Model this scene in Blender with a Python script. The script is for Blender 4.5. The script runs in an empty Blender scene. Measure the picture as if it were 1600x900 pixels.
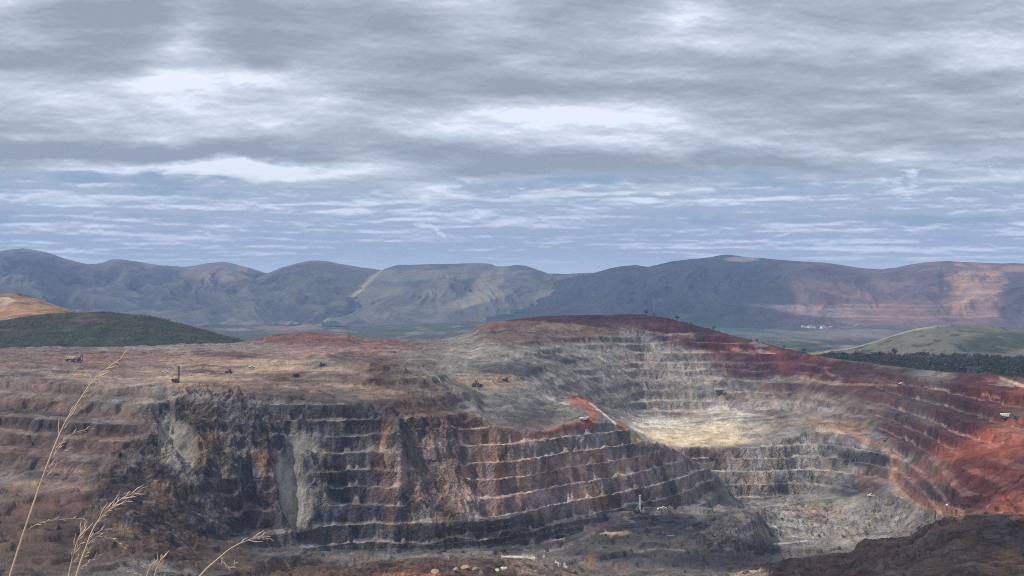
import bpy, bmesh, math, random
import numpy as np
from mathutils import Vector, Matrix

# ------------------------------------------------------------------ camera, world, sun, exposure
sc = bpy.context.scene
C = sc.collection
FP = 2198.0                                    # focal length in photo pixels (1600 wide)
def P(px, py, Y):                              # photo pixel at depth Y -> world point
    return Vector(((px - 800.0) / FP * Y, Y, (450.0 - py) / FP * Y))

cam_d = bpy.data.cameras.new("camera"); cam = bpy.data.objects.new("camera", cam_d); C.objects.link(cam)
cam.location = (0, 0, 0); cam.rotation_euler = (math.radians(90), 0, 0)
cam_d.sensor_width = 36.0; cam_d.lens = FP / 1600 * 36.0
cam_d.clip_start = 0.1; cam_d.clip_end = 60000
sc.camera = cam

sc.view_settings.view_transform = 'Standard'; sc.view_settings.look = 'None'
sc.view_settings.exposure = 0.4; sc.view_settings.gamma = 1.0; sc.view_settings.use_curve_mapping = False
sc.cycles.use_denoising = False; sc.cycles.filter_width = 1.0
sc.cycles.max_bounces = 6; sc.cycles.diffuse_bounces = 2; sc.cycles.volume_bounces = 1

SUN_EL, SUN_AZ = 47.0, -108.0                   # azimuth from +Y (ahead), negative = left
sd = bpy.data.lights.new("sun", 'SUN'); sun = bpy.data.objects.new("sun", sd); C.objects.link(sun)
sd.energy = 2.6; sd.angle = math.radians(3); sd.color = (1.0, 0.92, 0.83)
_el, _az = math.radians(SUN_EL), math.radians(SUN_AZ)
_d = Vector((math.sin(_az) * math.cos(_el), math.cos(_az) * math.cos(_el), math.sin(_el)))
sun.rotation_euler = _d.to_track_quat('Z', 'Y').to_euler()

class NT:                                      # tiny node helper
    def __init__(s, nt): s.nt = nt; s.n = nt.nodes; s.l = nt.links
    def new(s, t, **k):
        n = s.n.new(t)
        for a, b in k.items(): setattr(n, a, b)
        return n
    def put(s, n, i, v):
        if v is None: return
        if isinstance(v, bpy.types.NodeSocket): s.l.new(v, n.inputs[i])
        else: n.inputs[i].default_value = v
    def m(s, op, a, b=None, c=None, clamp=False):
        n = s.new('ShaderNodeMath', operation=op, use_clamp=clamp)
        s.put(n, 0, a); s.put(n, 1, b); s.put(n, 2, c); return n.outputs[0]
    def mix(s, f, a, b, blend='MIX'):
        n = s.new('ShaderNodeMix', data_type='RGBA', blend_type=blend)
        s.put(n, 0, f); s.put(n, 6, a); s.put(n, 7, b); return n.outputs[2]
    def noise(s, vec, scale, detail=5, rough=.55, dist=0.0, lac=2.0):
        n = s.new('ShaderNodeTexNoise'); s.put(n, 'Vector', vec); s.put(n, 'Scale', scale)
        s.put(n, 'Detail', detail); s.put(n, 'Roughness', rough); s.put(n, 'Distortion', dist); s.put(n, 'Lacunarity', lac)
        return n.outputs[0]
    def sm(s, v, a, b):                        # smoothstep
        n = s.new('ShaderNodeMapRange', interpolation_type='SMOOTHSTEP'); s.put(n, 0, v); s.put(n, 1, a); s.put(n, 2, b)
        return n.outputs[0]
    def xyz(s, x, y, z):
        n = s.new('ShaderNodeCombineXYZ'); s.put(n, 0, x); s.put(n, 1, y); s.put(n, 2, z); return n.outputs[0]

def build_world():
    w = bpy.data.worlds.new("World"); sc.world = w; w.use_nodes = True
    w.node_tree.nodes.clear(); t = NT(w.node_tree)
    tc = t.new('ShaderNodeTexCoord').outputs['Generated']
    sp = t.new('ShaderNodeSeparateXYZ'); t.l.new(tc, sp.inputs[0]); x, y, z = sp.outputs
    M, A, S = (lambda a, b: t.m('MULTIPLY', a, b)), (lambda a, b: t.m('ADD', a, b)), (lambda a, b: t.m('SUBTRACT', a, b))
    zc = t.m('MAXIMUM', z, 0.0)
    hy = t.m('MAXIMUM', y, 0.05)
    u = t.m('DIVIDE', x, hy); v = t.m('DIVIDE', zc, hy)
    def deck(dz, seed):                        # where a ray raised by dz meets the cloud deck
        inv = t.m('DIVIDE', 1.0, A(zc, 0.045 + dz))
        return t.xyz(M(x, inv), M(y, inv), seed)
    # overcast deck: height field lit from above; the difference of two nearby looks gives bright tops and dark bellies
    wob = t.noise(t.xyz(M(u, 14.0), M(v, 34.0), 3.3), 1.0, 7, .6)
    wobc = S(wob, .5)
    def H(dz):
        inv = t.m('DIVIDE', 1.0, t.m('MAXIMUM', A(A(zc, 0.045 + dz), M(wobc, .012)), .01))
        p = t.xyz(M(x, inv), M(y, inv), 7.1)
        a = t.noise(p, 0.50, 5, .50, .4); b = t.noise(p, 1.5, 4, .5, .3)
        return A(M(a, 1.0), M(b, .38)), a
    h0, a0 = H(0.0); h1, _ = H(0.012)
    rel = S(h0, h1)
    puffy = t.noise(t.xyz(M(u, 20.0), M(v, 52.0), 5.0), 1.0, 8, .60, .15)
    puffy2 = t.noise(t.xyz(M(u, 20.0), M(A(v, .0022), 52.0), 5.0), 1.0, 8, .60, .15)
    nz = t.noise(t.xyz(M(u, 5.0), M(v, 17.0), 9.0), 1.0, 6, .55, .3)
    def blob(px, py, rx, ry, amp, rot=0.0, wn=.10):
        ca, sa = math.cos(rot), math.sin(rot)
        du = S(u, (px - 800) / FP); dv = S(v, (450 - py) / FP)
        wu = A(du, M(S(nz, .5), wn)); wv = A(dv, M(wobc, .06))
        a = M(A(M(wu, ca), M(wv, sa)), FP / rx); b = M(S(M(wv, ca), M(wu, sa)), FP / ry)
        return M(t.m('EXPONENT', M(A(M(a, a), M(b, b)), -1.0)), amp)
    add = None
    for bl in SKY_BLOBS:
        o = blob(*bl); add = o if add is None else A(add, o)
    br = A(A(M(S(a0, .5), 1.3), M(rel, 2.0)), A(M(S(nz, .5), .75), M(S(puffy, puffy2), .95)))
    br = A(M(A(br, -.03), 1.3), A(add, .51))
    ramp = t.new('ShaderNodeValToRGB'); t.l.new(br, ramp.inputs[0])
    r = ramp.color_ramp; r.elements[0].position = 0.0; r.elements[0].color = (.25, .285, .33, 1)
    r.elements[1].position = 1.0; r.elements[1].color = (.70, .745, .82, 1)
    for p_, c_ in ((.35, (.33, .375, .425, 1)), (.6, (.43, .48, .545, 1)), (.82, (.55, .60, .68, 1))):
        e = r.elements.new(p_); e.color = c_
    # low band: rows of small flat-based cumulus with blue between
    def L(dv):
        vv = A(v, dv)
        k = t.m('DIVIDE', 1.0, A(zc, .030 + dv))
        lowm = t.noise(t.xyz(M(u, 6.0), M(vv, 72.0), 6.0), 1.0, 4, .5, .3)
        lowf = t.noise(t.xyz(M(u, 26.0), M(vv, 80.0), 1.0), 1.0, 7, .58, .15)
        row = t.noise(t.xyz(M(x, k), M(y, k), 2.0), .9, 5, .55, .2)
        return A(M(row, .30), A(M(lowf, .36), M(lowm, .40)))
    l0 = L(0.0); l1 = L(.0018)
    grp = t.noise(t.xyz(M(u, 3.2), M(v, 42.0), 12.0), 1.0, 4, .55, .5)
    l0 = A(l0, M(S(grp, .5), .16)); l1 = A(l1, M(S(grp, .5), .16))
    lcov = t.sm(l0, .40, .50)
    lb = A(M(S(l0, l1), 5.0), M(S(l0, .53), 3.4))
    lbright = t.sm(lb, -.14, .66)
    nish = t.new('ShaderNodeTexSky', sky_type='NISHITA'); nish.sun_disc = False
    nish.sun_elevation = _el; nish.sun_rotation = _az
    blue0 = t.mix(.08, (2.1, 3.1, 4.1, 1), nish.outputs[0])
    blue = t.mix(t.sm(v, .0, .05), (4.3, 5.5, 6.7, 1), blue0)
    lowc = t.mix(lbright, (3.2, 3.9, 4.8, 1), (6.6, 7.2, 8.2, 1))
    fade = t.sm(v, .012, .028)
    lowsky = t.mix(M(lcov, M(fade, .95)), blue, lowc)
    ten = t.new('ShaderNodeVectorMath', operation='SCALE'); t.l.new(ramp.outputs[0], ten.inputs[0]); ten.inputs[3].default_value = 10.0
    edge = A(v, A(M(S(l0, .5), .12), M(S(nz, .5), .045)))
    col = t.mix(t.sm(edge, .071, .087), lowsky, ten.outputs[0])
    pf = t.noise(t.xyz(M(u, 48.0), M(v, 170.0), 4.0), 1.0, 7, .6, .15)
    puff = None
    for bl in ((1408, 286, 42, 11, 1.0), (1552, 270, 18, 10, .9), (728, 283, 34, 14, .9), (640, 315, 50, 11, .6), (560, 292, 60, 8, .5), (1190, 370, 80, 7, .7), (670, 362, 60, 9, .7), (95, 348, 110, 6, .6), (330, 352, 90, 6, .6), (820, 298, 40, 12, .6)):
        o = blob(*bl, 0.0, .02); puff = o if puff is None else A(puff, o)
    puff = t.sm(A(puff, M(S(pf, .5), 1.7)), .45, .85)
    col = t.mix(M(puff, .8), col, t.mix(t.sm(pf, .42, .62), (4.6, 5.2, 6.3, 1), (7.0, 7.5, 8.5, 1)))
    col = t.mix(t.sm(z, -.02, 0.0), (1.2, 1.1, 1.1, 1), col)
    bg = t.new('ShaderNodeBackground'); t.l.new(col, bg.inputs[0]); bg.inputs[1].default_value = 0.1
    out = t.new('ShaderNodeOutputWorld'); t.l.new(bg.outputs[0], out.inputs[0])

SKY_BLOBS = [(275, 70, 50, 80, .50, -.45), (380, 122, 150, 24, .30), (760, 40, 120, 55, .38), (1100, 15, 45, 30, .5),
             (1530, 90, 110, 36, .40), (30, 60, 70, 45, .25), (1200, 120, 330, 50, -.20), (420, 60, 80, 42, -.34),
             (130, 30, 110, 50, -.22), (1500, 25, 200, 22, -.2), (250, 190, 220, 26, .24), (950, 185, 300, 22, .18),
             (400, 258, 150, 12, .36), (1200, 245, 250, 12, .30), (900, 266, 220, 14, -.32), (420, 232, 170, 12, -.25),
             (100, 262, 160, 14, .12), (1400, 150, 240, 30, -.18), (620, 150, 150, 18, -.2), (900, 15, 90, 18, -.25), (700, 215, 200, 14, .16), (1450, 205, 200, 18, .16)]
build_world()

# ------------------------------------------------------------------ numpy noise
_rs = np.random.RandomState(7)
_perm = np.tile(_rs.permutation(256), 3)
_ga = _rs.rand(256) * 2 * np.pi
_gx, _gy = np.cos(_ga), np.sin(_ga)
def gn(x, y, seed=0):                          # 2-D gradient noise, about -1..1
    x = x + seed * 17.37; y = y + seed * 9.13
    xi = np.floor(x); yi = np.floor(y); fx = x - xi; fy = y - yi
    xi = xi.astype(np.int64) & 255; yi = yi.astype(np.int64) & 255
    ux = fx * fx * fx * (fx * (fx * 6 - 15) + 10); uy = fy * fy * fy * (fy * (fy * 6 - 15) + 10)
    def g(ix, iy, dx, dy):
        h = _perm[_perm[ix] + iy]; return _gx[h] * dx + _gy[h] * dy
    x1 = (xi + 1) & 255; y1 = (yi + 1) & 255
    a = g(xi, yi, fx, fy); b = g(x1, yi, fx - 1, fy); c = g(xi, y1, fx, fy - 1); d = g(x1, y1, fx - 1, fy - 1)
    a = a + (b - a) * ux; c = c + (d - c) * ux
    return (a + (c - a) * uy) * 1.5
def fbm(x, y, oct=4, seed=0, gain=.5, lac=2.03):
    s = 0; a = 1; t = 0
    for i in range(oct):
        s = s + a * gn(x, y, seed + i * 3.1); t += a; a *= gain; x = x * lac; y = y * lac
    return s / t
def ridged(x, y, oct=4, seed=0, gain=.5):
    s = 0; a = 1; t = 0
    for i in range(oct):
        s = s + a * (1 - 2 * np.abs(gn(x, y, seed + i * 3.1))); t += a; a *= gain; x = x * 2.03; y = y * 2.03
    return s / t
def sst(v, a, b):
    q = np.clip((v - a) / (b - a), 0, 1); return q * q * (3 - 2 * q)

# ------------------------------------------------------------------ helpers for objects
def grid_mesh(name, X, Y, Z, col=None, alpha=None):
    nr, nc = X.shape
    me = bpy.data.meshes.new(name)
    co = np.empty((nr * nc, 3), np.float32); co[:, 0] = X.ravel(); co[:, 1] = Y.ravel(); co[:, 2] = Z.ravel()
    idx = np.arange(nr * nc).reshape(nr, nc)
    q = np.stack([idx[:-1, :-1], idx[:-1, 1:], idx[1:, 1:], idx[1:, :-1]], -1).reshape(-1, 4)
    me.vertices.add(nr * nc); me.vertices.foreach_set('co', co.ravel())
    me.loops.add(q.size); me.loops.foreach_set('vertex_index', q.ravel().astype(np.int32))
    me.polygons.add(len(q)); me.polygons.foreach_set('loop_start', np.arange(0, q.size, 4, dtype=np.int32))
    me.polygons.foreach_set('use_smooth', np.ones(len(q), bool))
    me.update(calc_edges=True)
    if col is not None:
        at = me.color_attributes.new('rock', 'FLOAT_COLOR', 'POINT')
        cc = np.ones((nr * nc, 4), np.float32); cc[:, :3] = col.reshape(-1, 3); cc[:, 3] = 1.0 if alpha is None else alpha.ravel(); at.data.foreach_set('color', cc.ravel())
    return me
def link(name, me, mat=None, parent=None):
    o = bpy.data.objects.new(name, me); C.objects.link(o)
    if mat is not None and len(me.materials) == 0: me.materials.append(mat)
    if parent is not None: o.parent = parent
    return o
def tag(o, label=None, cat=None, group=None, kind=None):
    if label: o['label'] = label
    if cat: o['category'] = cat
    if group: o['group'] = group
    if kind: o['kind'] = kind
    return o
def root(name, loc, rz, label, cat, group=None):
    o = bpy.data.objects.new(name, None); C.objects.link(o); o.location = loc; o.rotation_euler = (0, 0, rz)
    o.empty_display_size = .5
    return tag(o, label, cat, group)
def dup(src, loc, rz, label, group=None, scale=None):
    r = src.copy(); C.objects.link(r); r.location = loc; r.rotation_euler = (0, 0, rz); r['label'] = label
    if group: r['group'] = group
    if scale: r.scale = scale
    for ch in src.children:
        c = ch.copy(); C.objects.link(c); c.parent = r
        for g in ch.children:
            d = g.copy(); C.objects.link(d); d.parent = c
    return r

def mat_terrain(name, s1=.05, s2=.4, bump=.6, bumpdist=1.0, vary=.35, stretch=1.0, blocks=False):
    m = bpy.data.materials.new(name); m.use_nodes = True; t = NT(m.node_tree)
    bs = t.n['Principled BSDF']; bs.inputs['Roughness'].default_value = .95
    bs.inputs['Specular IOR Level'].default_value = .15
    at = t.new('ShaderNodeAttribute', attribute_name='rock').outputs[0]
    pos = t.new('ShaderNodeNewGeometry').outputs['Position']
    sv = t.new('ShaderNodeVectorMath', operation='MULTIPLY'); t.l.new(pos, sv.inputs[0]); sv.inputs[1].default_value = (1, 1, stretch)
    a = t.noise(sv.outputs[0], s1, 6, .6, .6); b = t.noise(pos, s2, 5, .65)
    f = t.m('ADD', t.m('MULTIPLY', t.m('SUBTRACT', a, .5), vary * 3.2), t.m('MULTIPLY', t.m('SUBTRACT', b, .5), vary * 2.2))
    if blocks:
        atn = t.new('ShaderNodeAttribute', attribute_name='rock'); al = atn.outputs['Alpha']
        wn = t.new('ShaderNodeTexNoise'); t.put(wn, 'Vector', pos); t.put(wn, 'Scale', .09); t.put(wn, 'Detail', 4)
        off = t.new('ShaderNodeVectorMath', operation='SCALE'); t.l.new(wn.outputs['Color'], off.inputs[0]); off.inputs[3].default_value = 16.0
        wp = t.new('ShaderNodeVectorMath', operation='ADD'); t.l.new(pos, wp.inputs[0]); t.l.new(off.outputs[0], wp.inputs[1])
        acc = f
        for sc_, am_, st_ in ((.10, .75, (1.3, .8, .55)), (.27, .6, (1.0, .8, .8)), (.045, .5, (1, .6, 1.2))):
            mv = t.new('ShaderNodeVectorMath', operation='MULTIPLY'); t.l.new(wp.outputs[0], mv.inputs[0]); mv.inputs[1].default_value = st_
            vo = t.new('ShaderNodeTexVoronoi', feature='F1'); t.l.new(mv.outputs[0], vo.inputs['Vector']); vo.inputs['Scale'].default_value = sc_
            sp_ = t.new('ShaderNodeSeparateColor'); t.l.new(vo.outputs['Color'], sp_.inputs[0])
            acc = t.m('ADD', acc, t.m('MULTIPLY', t.m('MULTIPLY', t.m('SUBTRACT', sp_.outputs[0], .5), am_), al))
            if sc_ == .10: hue = sp_.outputs[1]
        f = acc
        hts = []
        for sc_, st_ in ((.13, (1.2, .8, .5)), (.38, (1.0, .8, .9))):
            mv = t.new('ShaderNodeVectorMath', operation='MULTIPLY'); t.l.new(wp.outputs[0], mv.inputs[0]); mv.inputs[1].default_value = st_
            vo = t.new('ShaderNodeTexVoronoi', feature='F1'); t.l.new(mv.outputs[0], vo.inputs['Vector']); vo.inputs['Scale'].default_value = sc_
            hts.append(t.m('MULTIPLY', vo.outputs['Distance'], -1.0 / sc_ * .5))
        bh = t.m('ADD', t.m('MULTIPLY', t.m('ADD', hts[0], hts[1]), al), t.m('MULTIPLY', b, 1.8))
    f = t.m('MAXIMUM', t.m('ADD', f, 1.0), .25)
    v = t.new('ShaderNodeVectorMath', operation='SCALE'); t.l.new(at, v.inputs[0]); t.l.new(f, v.inputs[3])
    oc_ = v.outputs[0]
    if blocks:
        tint = t.mix(t.sm(hue, .2, .8), (.94, .96, 1.04, 1), (1.10, 1.0, .88, 1))
        tv = t.new('ShaderNodeVectorMath', operation='MULTIPLY'); t.l.new(oc_, tv.inputs[0]); t.l.new(t.mix(al, (1, 1, 1, 1), tint), tv.inputs[1]); oc_ = tv.outputs[0]
    t.l.new(oc_, bs.inputs['Base Color'])
    bp = t.new('ShaderNodeBump'); bp.inputs['Strength'].default_value = bump; bp.inputs['Distance'].default_value = bumpdist
    t.l.new(bh if blocks else b, bp.inputs['Height']); t.l.new(bp.outputs[0], bs.inputs['Normal'])
    return m
def mat_plain(name, col, rough=.6, metal=0.0, vary=.15, scale=3.0):
    m = bpy.data.materials.new(name); m.use_nodes = True; t = NT(m.node_tree)
    bs = t.n['Principled BSDF']; bs.inputs['Roughness'].default_value = rough; bs.inputs['Metallic'].default_value = metal
    oc = t.new('ShaderNodeTexCoord').outputs['Object']
    n = t.noise(oc, scale, 4, .6)
    k = t.m('ADD', t.m('MULTIPLY', t.m('SUBTRACT', n, .5), vary * 4), 1.0)
    v = t.new('ShaderNodeVectorMath', operation='SCALE'); v.inputs[0].default_value = col; t.l.new(k, v.inputs[3])
    t.l.new(v.outputs[0], bs.inputs['Base Color'])
    return m

# ------------------------------------------------------------------ the pit terrain
# Profile lines across the mine from near to far. Each station: (photo column, photo row, depth in metres).
F = [
 # 0 slope below the viewpoint, out of the frame
 [(-400,1060,300),(1900,1060,300)],
 # 1 crest of the nearest ground seen along the bottom edge
 [(-400,915,700),(0,912,720),(200,910,740),(400,905,780),(430,897,820),(500,884,830),(600,877,840),(700,867,850),(770,869,850),(830,876,850),(870,889,845),(900,900,840),(950,905,800),(1050,899,800),(1150,897,800),(1190,886,800),(1240,876,810),(1300,868,815),(1333,862,812),(1345,846,800),(1420,842,800),(1450,820,770),(1500,808,745),(1515,805,740),(1600,803,730),(1900,800,700)],
 # 2 hidden hollow behind that crest
 [(-400,900,710),(0,898,730),(200,897,752),(400,905,800),(440,925,870),(600,912,890),(700,905,900),(900,912,890),(1050,915,860),(1200,908,880),(1300,905,930),(1400,900,930),(1450,890,850),(1500,880,810),(1600,878,790),(1900,875,770)],
 # 3 near edge of the pit floor
 [(-400,880,740),(0,880,760),(200,882,775),(400,884,840),(430,878,880),(600,871,940),(750,868,960),(850,872,950),(920,880,940),(1000,874,960),(1070,868,985),(1100,872,990),(1150,868,1010),(1200,872,1060),(1300,868,1140),(1400,855,1130),(1450,838,1040),(1500,832,960),(1600,828,880),(1900,828,850)],
 # 4 foot of the main walls
 [(-400,775,1000),(0,770,965),(130,770,930),(200,795,900),(300,845,905),(400,862,950),(500,866,985),(600,862,1000),(700,863,1004),(750,861,1018),(820,857,1045),(870,850,1070),(900,838,1092),(940,824,1105),(1000,828,1090),(1060,834,1080),(1100,826,1100),(1150,824,1090),(1180,822,1100),(1200,845,1200),(1300,848,1220),(1400,835,1215),(1450,822,1150),(1500,805,1010),(1600,800,930),(1900,795,900)],
 # 5 working bench at the foot of the spur
 [(-400,735,1060),(0,735,1030),(130,738,985),(200,760,950),(300,800,960),(400,820,985),(500,834,1003),(600,838,1010),(700,832,1020),(780,812,1045),(820,806,1072),(900,802,1118),(960,801,1150),(1000,798,1175),(1060,797,1218),(1100,796,1260),(1135,793,1305),(1160,796,1330),(1190,800,1330),(1250,815,1320),(1300,815,1330),(1400,800,1290),(1450,795,1190),(1500,785,1060),(1600,770,980),(1900,765,950)],
 # 6 top of the walls / spur crest
 [(-400,592,1220),(0,598,1190),(60,602,1165),(120,606,1140),(200,613,1115),(250,607,1105),(330,611,1095),(400,624,1085),(500,630,1082),(560,640,1085),(600,648,1090),(660,658,1096),(700,658,1115),(750,655,1140),(765,668,1128),(800,672,1132),(830,682,1142),(870,674,1172),(915,664,1198),(950,662,1218),(975,670,1232),(1000,684,1245),(1030,700,1268),(1060,712,1290),(1090,729,1314),(1120,748,1338),(1150,786,1362),(1180,798,1380),(1250,803,1370),(1300,795,1370),(1350,785,1340),(1400,775,1310),(1450,765,1230),(1500,752,1110),(1600,738,1050),(1900,735,1020)],
 # 7 second crest: plateau, brown mound, red ramp
 [(-400,572,1450),(0,580,1400),(200,584,1380),(400,582,1360),(520,580,1300),(560,577,1255),(600,571,1245),(660,573,1250),(690,585,1245),(715,602,1235),(740,622,1225),(755,645,1200),(775,640,1230),(800,634,1270),(830,636,1290),(860,634,1350),(885,626,1400),(915,625,1400),(935,638,1350),(960,657,1300),(980,667,1278),(1000,682,1266),(1030,698,1288),(1060,710,1310),(1090,727,1334),(1120,746,1356),(1150,784,1376),(1180,795,1410),(1250,790,1430),(1300,778,1430),(1350,768,1400),(1400,752,1360),(1450,745,1270),(1500,728,1160),(1600,712,1100),(1900,708,1070)],
 # 8 hidden ground behind the spur, terrace with the two machines
 [(-400,562,1620),(0,564,1620),(200,562,1620),(400,562,1600),(520,564,1500),(560,580,1400),(600,590,1360),(660,592,1350),(700,606,1330),(740,607,1370),(780,606,1380),(820,608,1400),(850,618,1430),(880,632,1450),(915,650,1460),(950,700,1440),(1000,745,1420),(1050,770,1420),(1100,785,1430),(1150,792,1440),(1180,785,1450),(1250,775,1460),(1300,762,1460),(1350,745,1440),(1400,730,1400),(1450,722,1310),(1500,715,1210),(1600,700,1150),(1900,698,1120)],
 # 9 front edge of the pale terrace / haul road level
 [(-400,556,1760),(0,556,1760),(200,555,1760),(400,551,1760),(520,554,1680),(600,570,1560),(660,574,1540),(700,584,1480),(740,597,1420),(780,592,1440),(820,594,1450),(850,608,1480),(880,628,1500),(915,648,1510),(950,672,1520),(1000,702,1510),(1100,702,1515),(1180,703,1500),(1230,690,1520),(1270,672,1560),(1300,668,1560),(1350,690,1490),(1400,712,1430),(1440,712,1340),(1500,702,1240),(1600,686,1180),(1900,684,1150)],
 # 10 back edge of that terrace, foot of the far wall
 [(-400,551,1850),(0,551,1850),(200,550,1850),(400,545,1840),(520,547,1780),(600,562,1640),(660,566,1600),(700,570,1560),(740,584,1500),(780,584,1500),(820,588,1510),(850,600,1560),(900,625,1620),(950,640,1700),(1000,650,1780),(1060,652,1790),(1100,648,1790),(1180,643,1780),(1250,645,1740),(1300,650,1640),(1350,660,1560),(1400,672,1490),(1440,678,1400),(1500,660,1320),(1600,645,1250),(1900,640,1220)],
 # 11 rim of the mine
 [(-400,546,1950),(0,547,1950),(200,544,1950),(370,538,1950),(395,530,1950),(430,522,1950),(480,519,1950),(540,520,1950),(556,527,1950),(620,529,1980),(700,530,2000),(735,518,2000),(748,508,2000),(765,503,2000),(800,499,2020),(850,494,2040),(900,492,2050),(1000,491,2050),(1050,499,2040),(1100,512,2020),(1150,526,1990),(1200,539,1950),(1250,551,1900),(1300,560,1830),(1350,567,1760),(1400,574,1690),(1450,580,1630),(1500,584,1570),(1550,586,1510),(1600,592,1450),(1900,610,1250)],
 # 12 shrub hill on the left, wooded slope on the right, drop elsewhere
 [(-400,530,2150),(-100,512,2150),(0,503,2150),(60,494,2150),(110,488,2150),(170,487,2150),(230,493,2150),(290,507,2150),(350,524,2150),(385,536,2150),(420,548,2150),(700,548,2180),(800,530,2180),(1000,530,2200),(1150,548,2150),(1250,562,2100),(1300,556,2150),(1400,556,2120),(1500,556,2080),(1600,560,2000),(1900,575,1900)],
 # 13 bare ochre hill behind it
 [(-400,470,2550),(0,459,2500),(28,459,2500),(60,466,2500),(80,474,2500),(110,485,2500),(150,492,2500),(220,510,2500),(400,560,2500),(1900,575,2500)],
 [(-400,590,3100),(1900,590,3100)],
]
NR = [40, 60, 16, 26, 90, 120, 330, 130, 60, 150, 120, 300, 110, 60, 16]
NR = [70, 14, 24, 90, 120, 330, 130, 60, 150, 110, 320, 110, 60, 16]
PX = np.arange(-300, 1860, 1.35)
NC = len(PX)
def smooth(a, k):
    w = np.hanning(k + 2)[1:-1]; w /= w.sum()
    return np.convolve(np.pad(a, k // 2, mode='edge'), w, mode='valid')[:len(a)]
fy, fz = [], []
for i, ln in enumerate(F):
    a = np.array(ln, float)
    py = np.interp(PX, a[:, 0], a[:, 1]); Yd = np.interp(PX, a[:, 0], a[:, 2])
    py = smooth(py, 9 if i in (11, 7, 6, 13) else 15); Yd = smooth(Yd, 31)
    fy.append(Yd); fz.append((450 - py) / FP * Yd)
for i in range(1, len(fy)): fy[i] = np.maximum(fy[i], fy[i - 1] + 4)
rowsY, rowsZ, seg = [], [], []
for i in range(len(F) - 1):
    n = NR[i]
    for k in range(n):
        s = k / n; rowsY.append(fy[i] + (fy[i + 1] - fy[i]) * s); rowsZ.append(fz[i] + (fz[i + 1] - fz[i]) * s); seg.append(i + s)
rowsY.append(fy[-1]); rowsZ.append(fz[-1]); seg.append(len(F) - 1)
TY = np.array(rowsY); TZ = np.array(rowsZ); SEG = np.array(seg)[:, None] + 0 * TY
PXg = PX[None, :] + 0 * TY
TX = (PXg - 800) / FP * TY
# round the profile a little
def blurr(A, k):
    w = np.hanning(k + 2)[1:-1]; w /= w.sum(); B = np.pad(A, ((k // 2, k // 2), (0, 0)), mode='edge'); out = 0
    for j in range(k): out = out + w[j] * B[j:j + A.shape[0]]
    return out
slope = np.clip(np.gradient(TZ, axis=0) / np.maximum(np.gradient(TY, axis=0), .01), -2, 2)
steep = sst(blurr(np.abs(slope), 25), .12, .75)
PYg = 450 - TZ / TY * FP
def ell(px, py, rx, ry, rot=0.0, X=None, Yp=None):
    ca, sa = math.cos(rot), math.sin(rot)
    dx = (PXg if X is None else X) - px; dy = (PYg if Yp is None else Yp) - py
    a = (dx * ca + dy * sa) / rx; b = (dy * ca - dx * sa) / ry
    return np.sqrt(a * a + b * b)
# rough broken ground (no tidy benches)
rough = np.zeros_like(TZ)
for e in [(330,700,130,90,0),(250,790,120,110,.5),(470,760,50,100,0),(700,770,45,80,-.5),(1300,820,160,35,0),(1140,840,60,30,0),(640,600,90,32,.3),(672,740,62,88,-.25)]:
    rough = np.maximum(rough, 1 - sst(ell(*e) + .25 * fbm(TX / 40, TY / 40, 2, 5), .7, 1.15))
rough *= 1 - .55 * (1 - sst(ell(650, 612, 130, 48, .25), .7, 1.2))
PYG0 = PYg
slide = np.zeros_like(TZ)                                  # loose pale scree chutes, smooth
for e in [(470,700,26,20,-.3),(452,735,15,40,.1),(463,790,22,50,-.25),(285,705,16,38,-.25),(262,670,10,36,.2)]:
    slide = np.maximum(slide, .85 * (1 - sst(ell(*e, PXg + 12 * fbm(TX / 20, TZ / 16, 3, 16), PYG0) + .35 * fbm(TX / 14, TZ / 14, 3, 15), .7, 1.2)))
rough *= 1 - .85 * slide
far = sst(TY, 1300, 1700)
rim = 1 - np.clip(np.abs(SEG - 11) / .12, 0, 1)            # keep the sky-line rows true
crest = np.maximum.reduce([1 - np.clip(np.abs(SEG - k) / .15, 0, 1) for k in (1, 7)])
big = ridged(TX / 75, TY / 90, 3, 2)
rib = fbm(TX / 16, TY / 60, 4, 11)
chunk = ridged(TX / 24, TY / 30, 4, 31)
Z = TZ + steep * (1 - rim) * (big * 4.0 + rib * 3.0) * (1 - .5 * crest)
def bump(px, py, rx, ry, h, rot=0):
    return h * (1 - sst(ell(px, py, rx, ry, rot) + .2 * rib, .45, 1.1)) * steep
Z += bump(615, 745, 22, 110, 13) + bump(300, 735, 40, 75, 9, .1) + bump(405, 720, 18, 70, 7, -.3) + bump(360, 650, 40, 26, 6) + bump(820, 760, 14, 60, 3)
Z -= bump(262, 690, 13, 60, 8, .3) + bump(455, 760, 20, 90, 9) + bump(675, 760, 18, 70, 9, -.5) + bump(560, 745, 30, 95, 4) + bump(395, 780, 22, 50, 8)
Z += rough * (chunk * 4.0 + ridged((TX + .3 * TY) / 17, TY / 55 + TZ / 80, 4, 131) * 5.0 + fbm(TX / 55, TY / 55, 3, 8) * 7) * (1 - crest) * np.clip(steep + .45, 0, 1)
flat = (1 - steep) * (1 - rim) * (1 - crest)
Z += flat * fbm(TX / 60, TY / 60, 4, 3) * 2.2
plm = sst(SEG, 6.05, 6.3) * (1 - sst(SEG, 10.8, 10.95))
Z += flat * plm * (ridged(TX / 70, TY / 42, 4, 201) * 3.2 + np.maximum(ridged(TX / 30, TY / 24, 3, 203), 0) * 2.8)
Z += flat * (1 - plm) * sst(SEG, .9, 1.1) * (1 - sst(SEG, 10.8, 10.95)) * (ridged(TX / 26, TY / 24, 4, 205) * 2.2 + sst(fbm(TX / 30, TY / 30, 3, 207), .05, .12) * 2.5)
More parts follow.
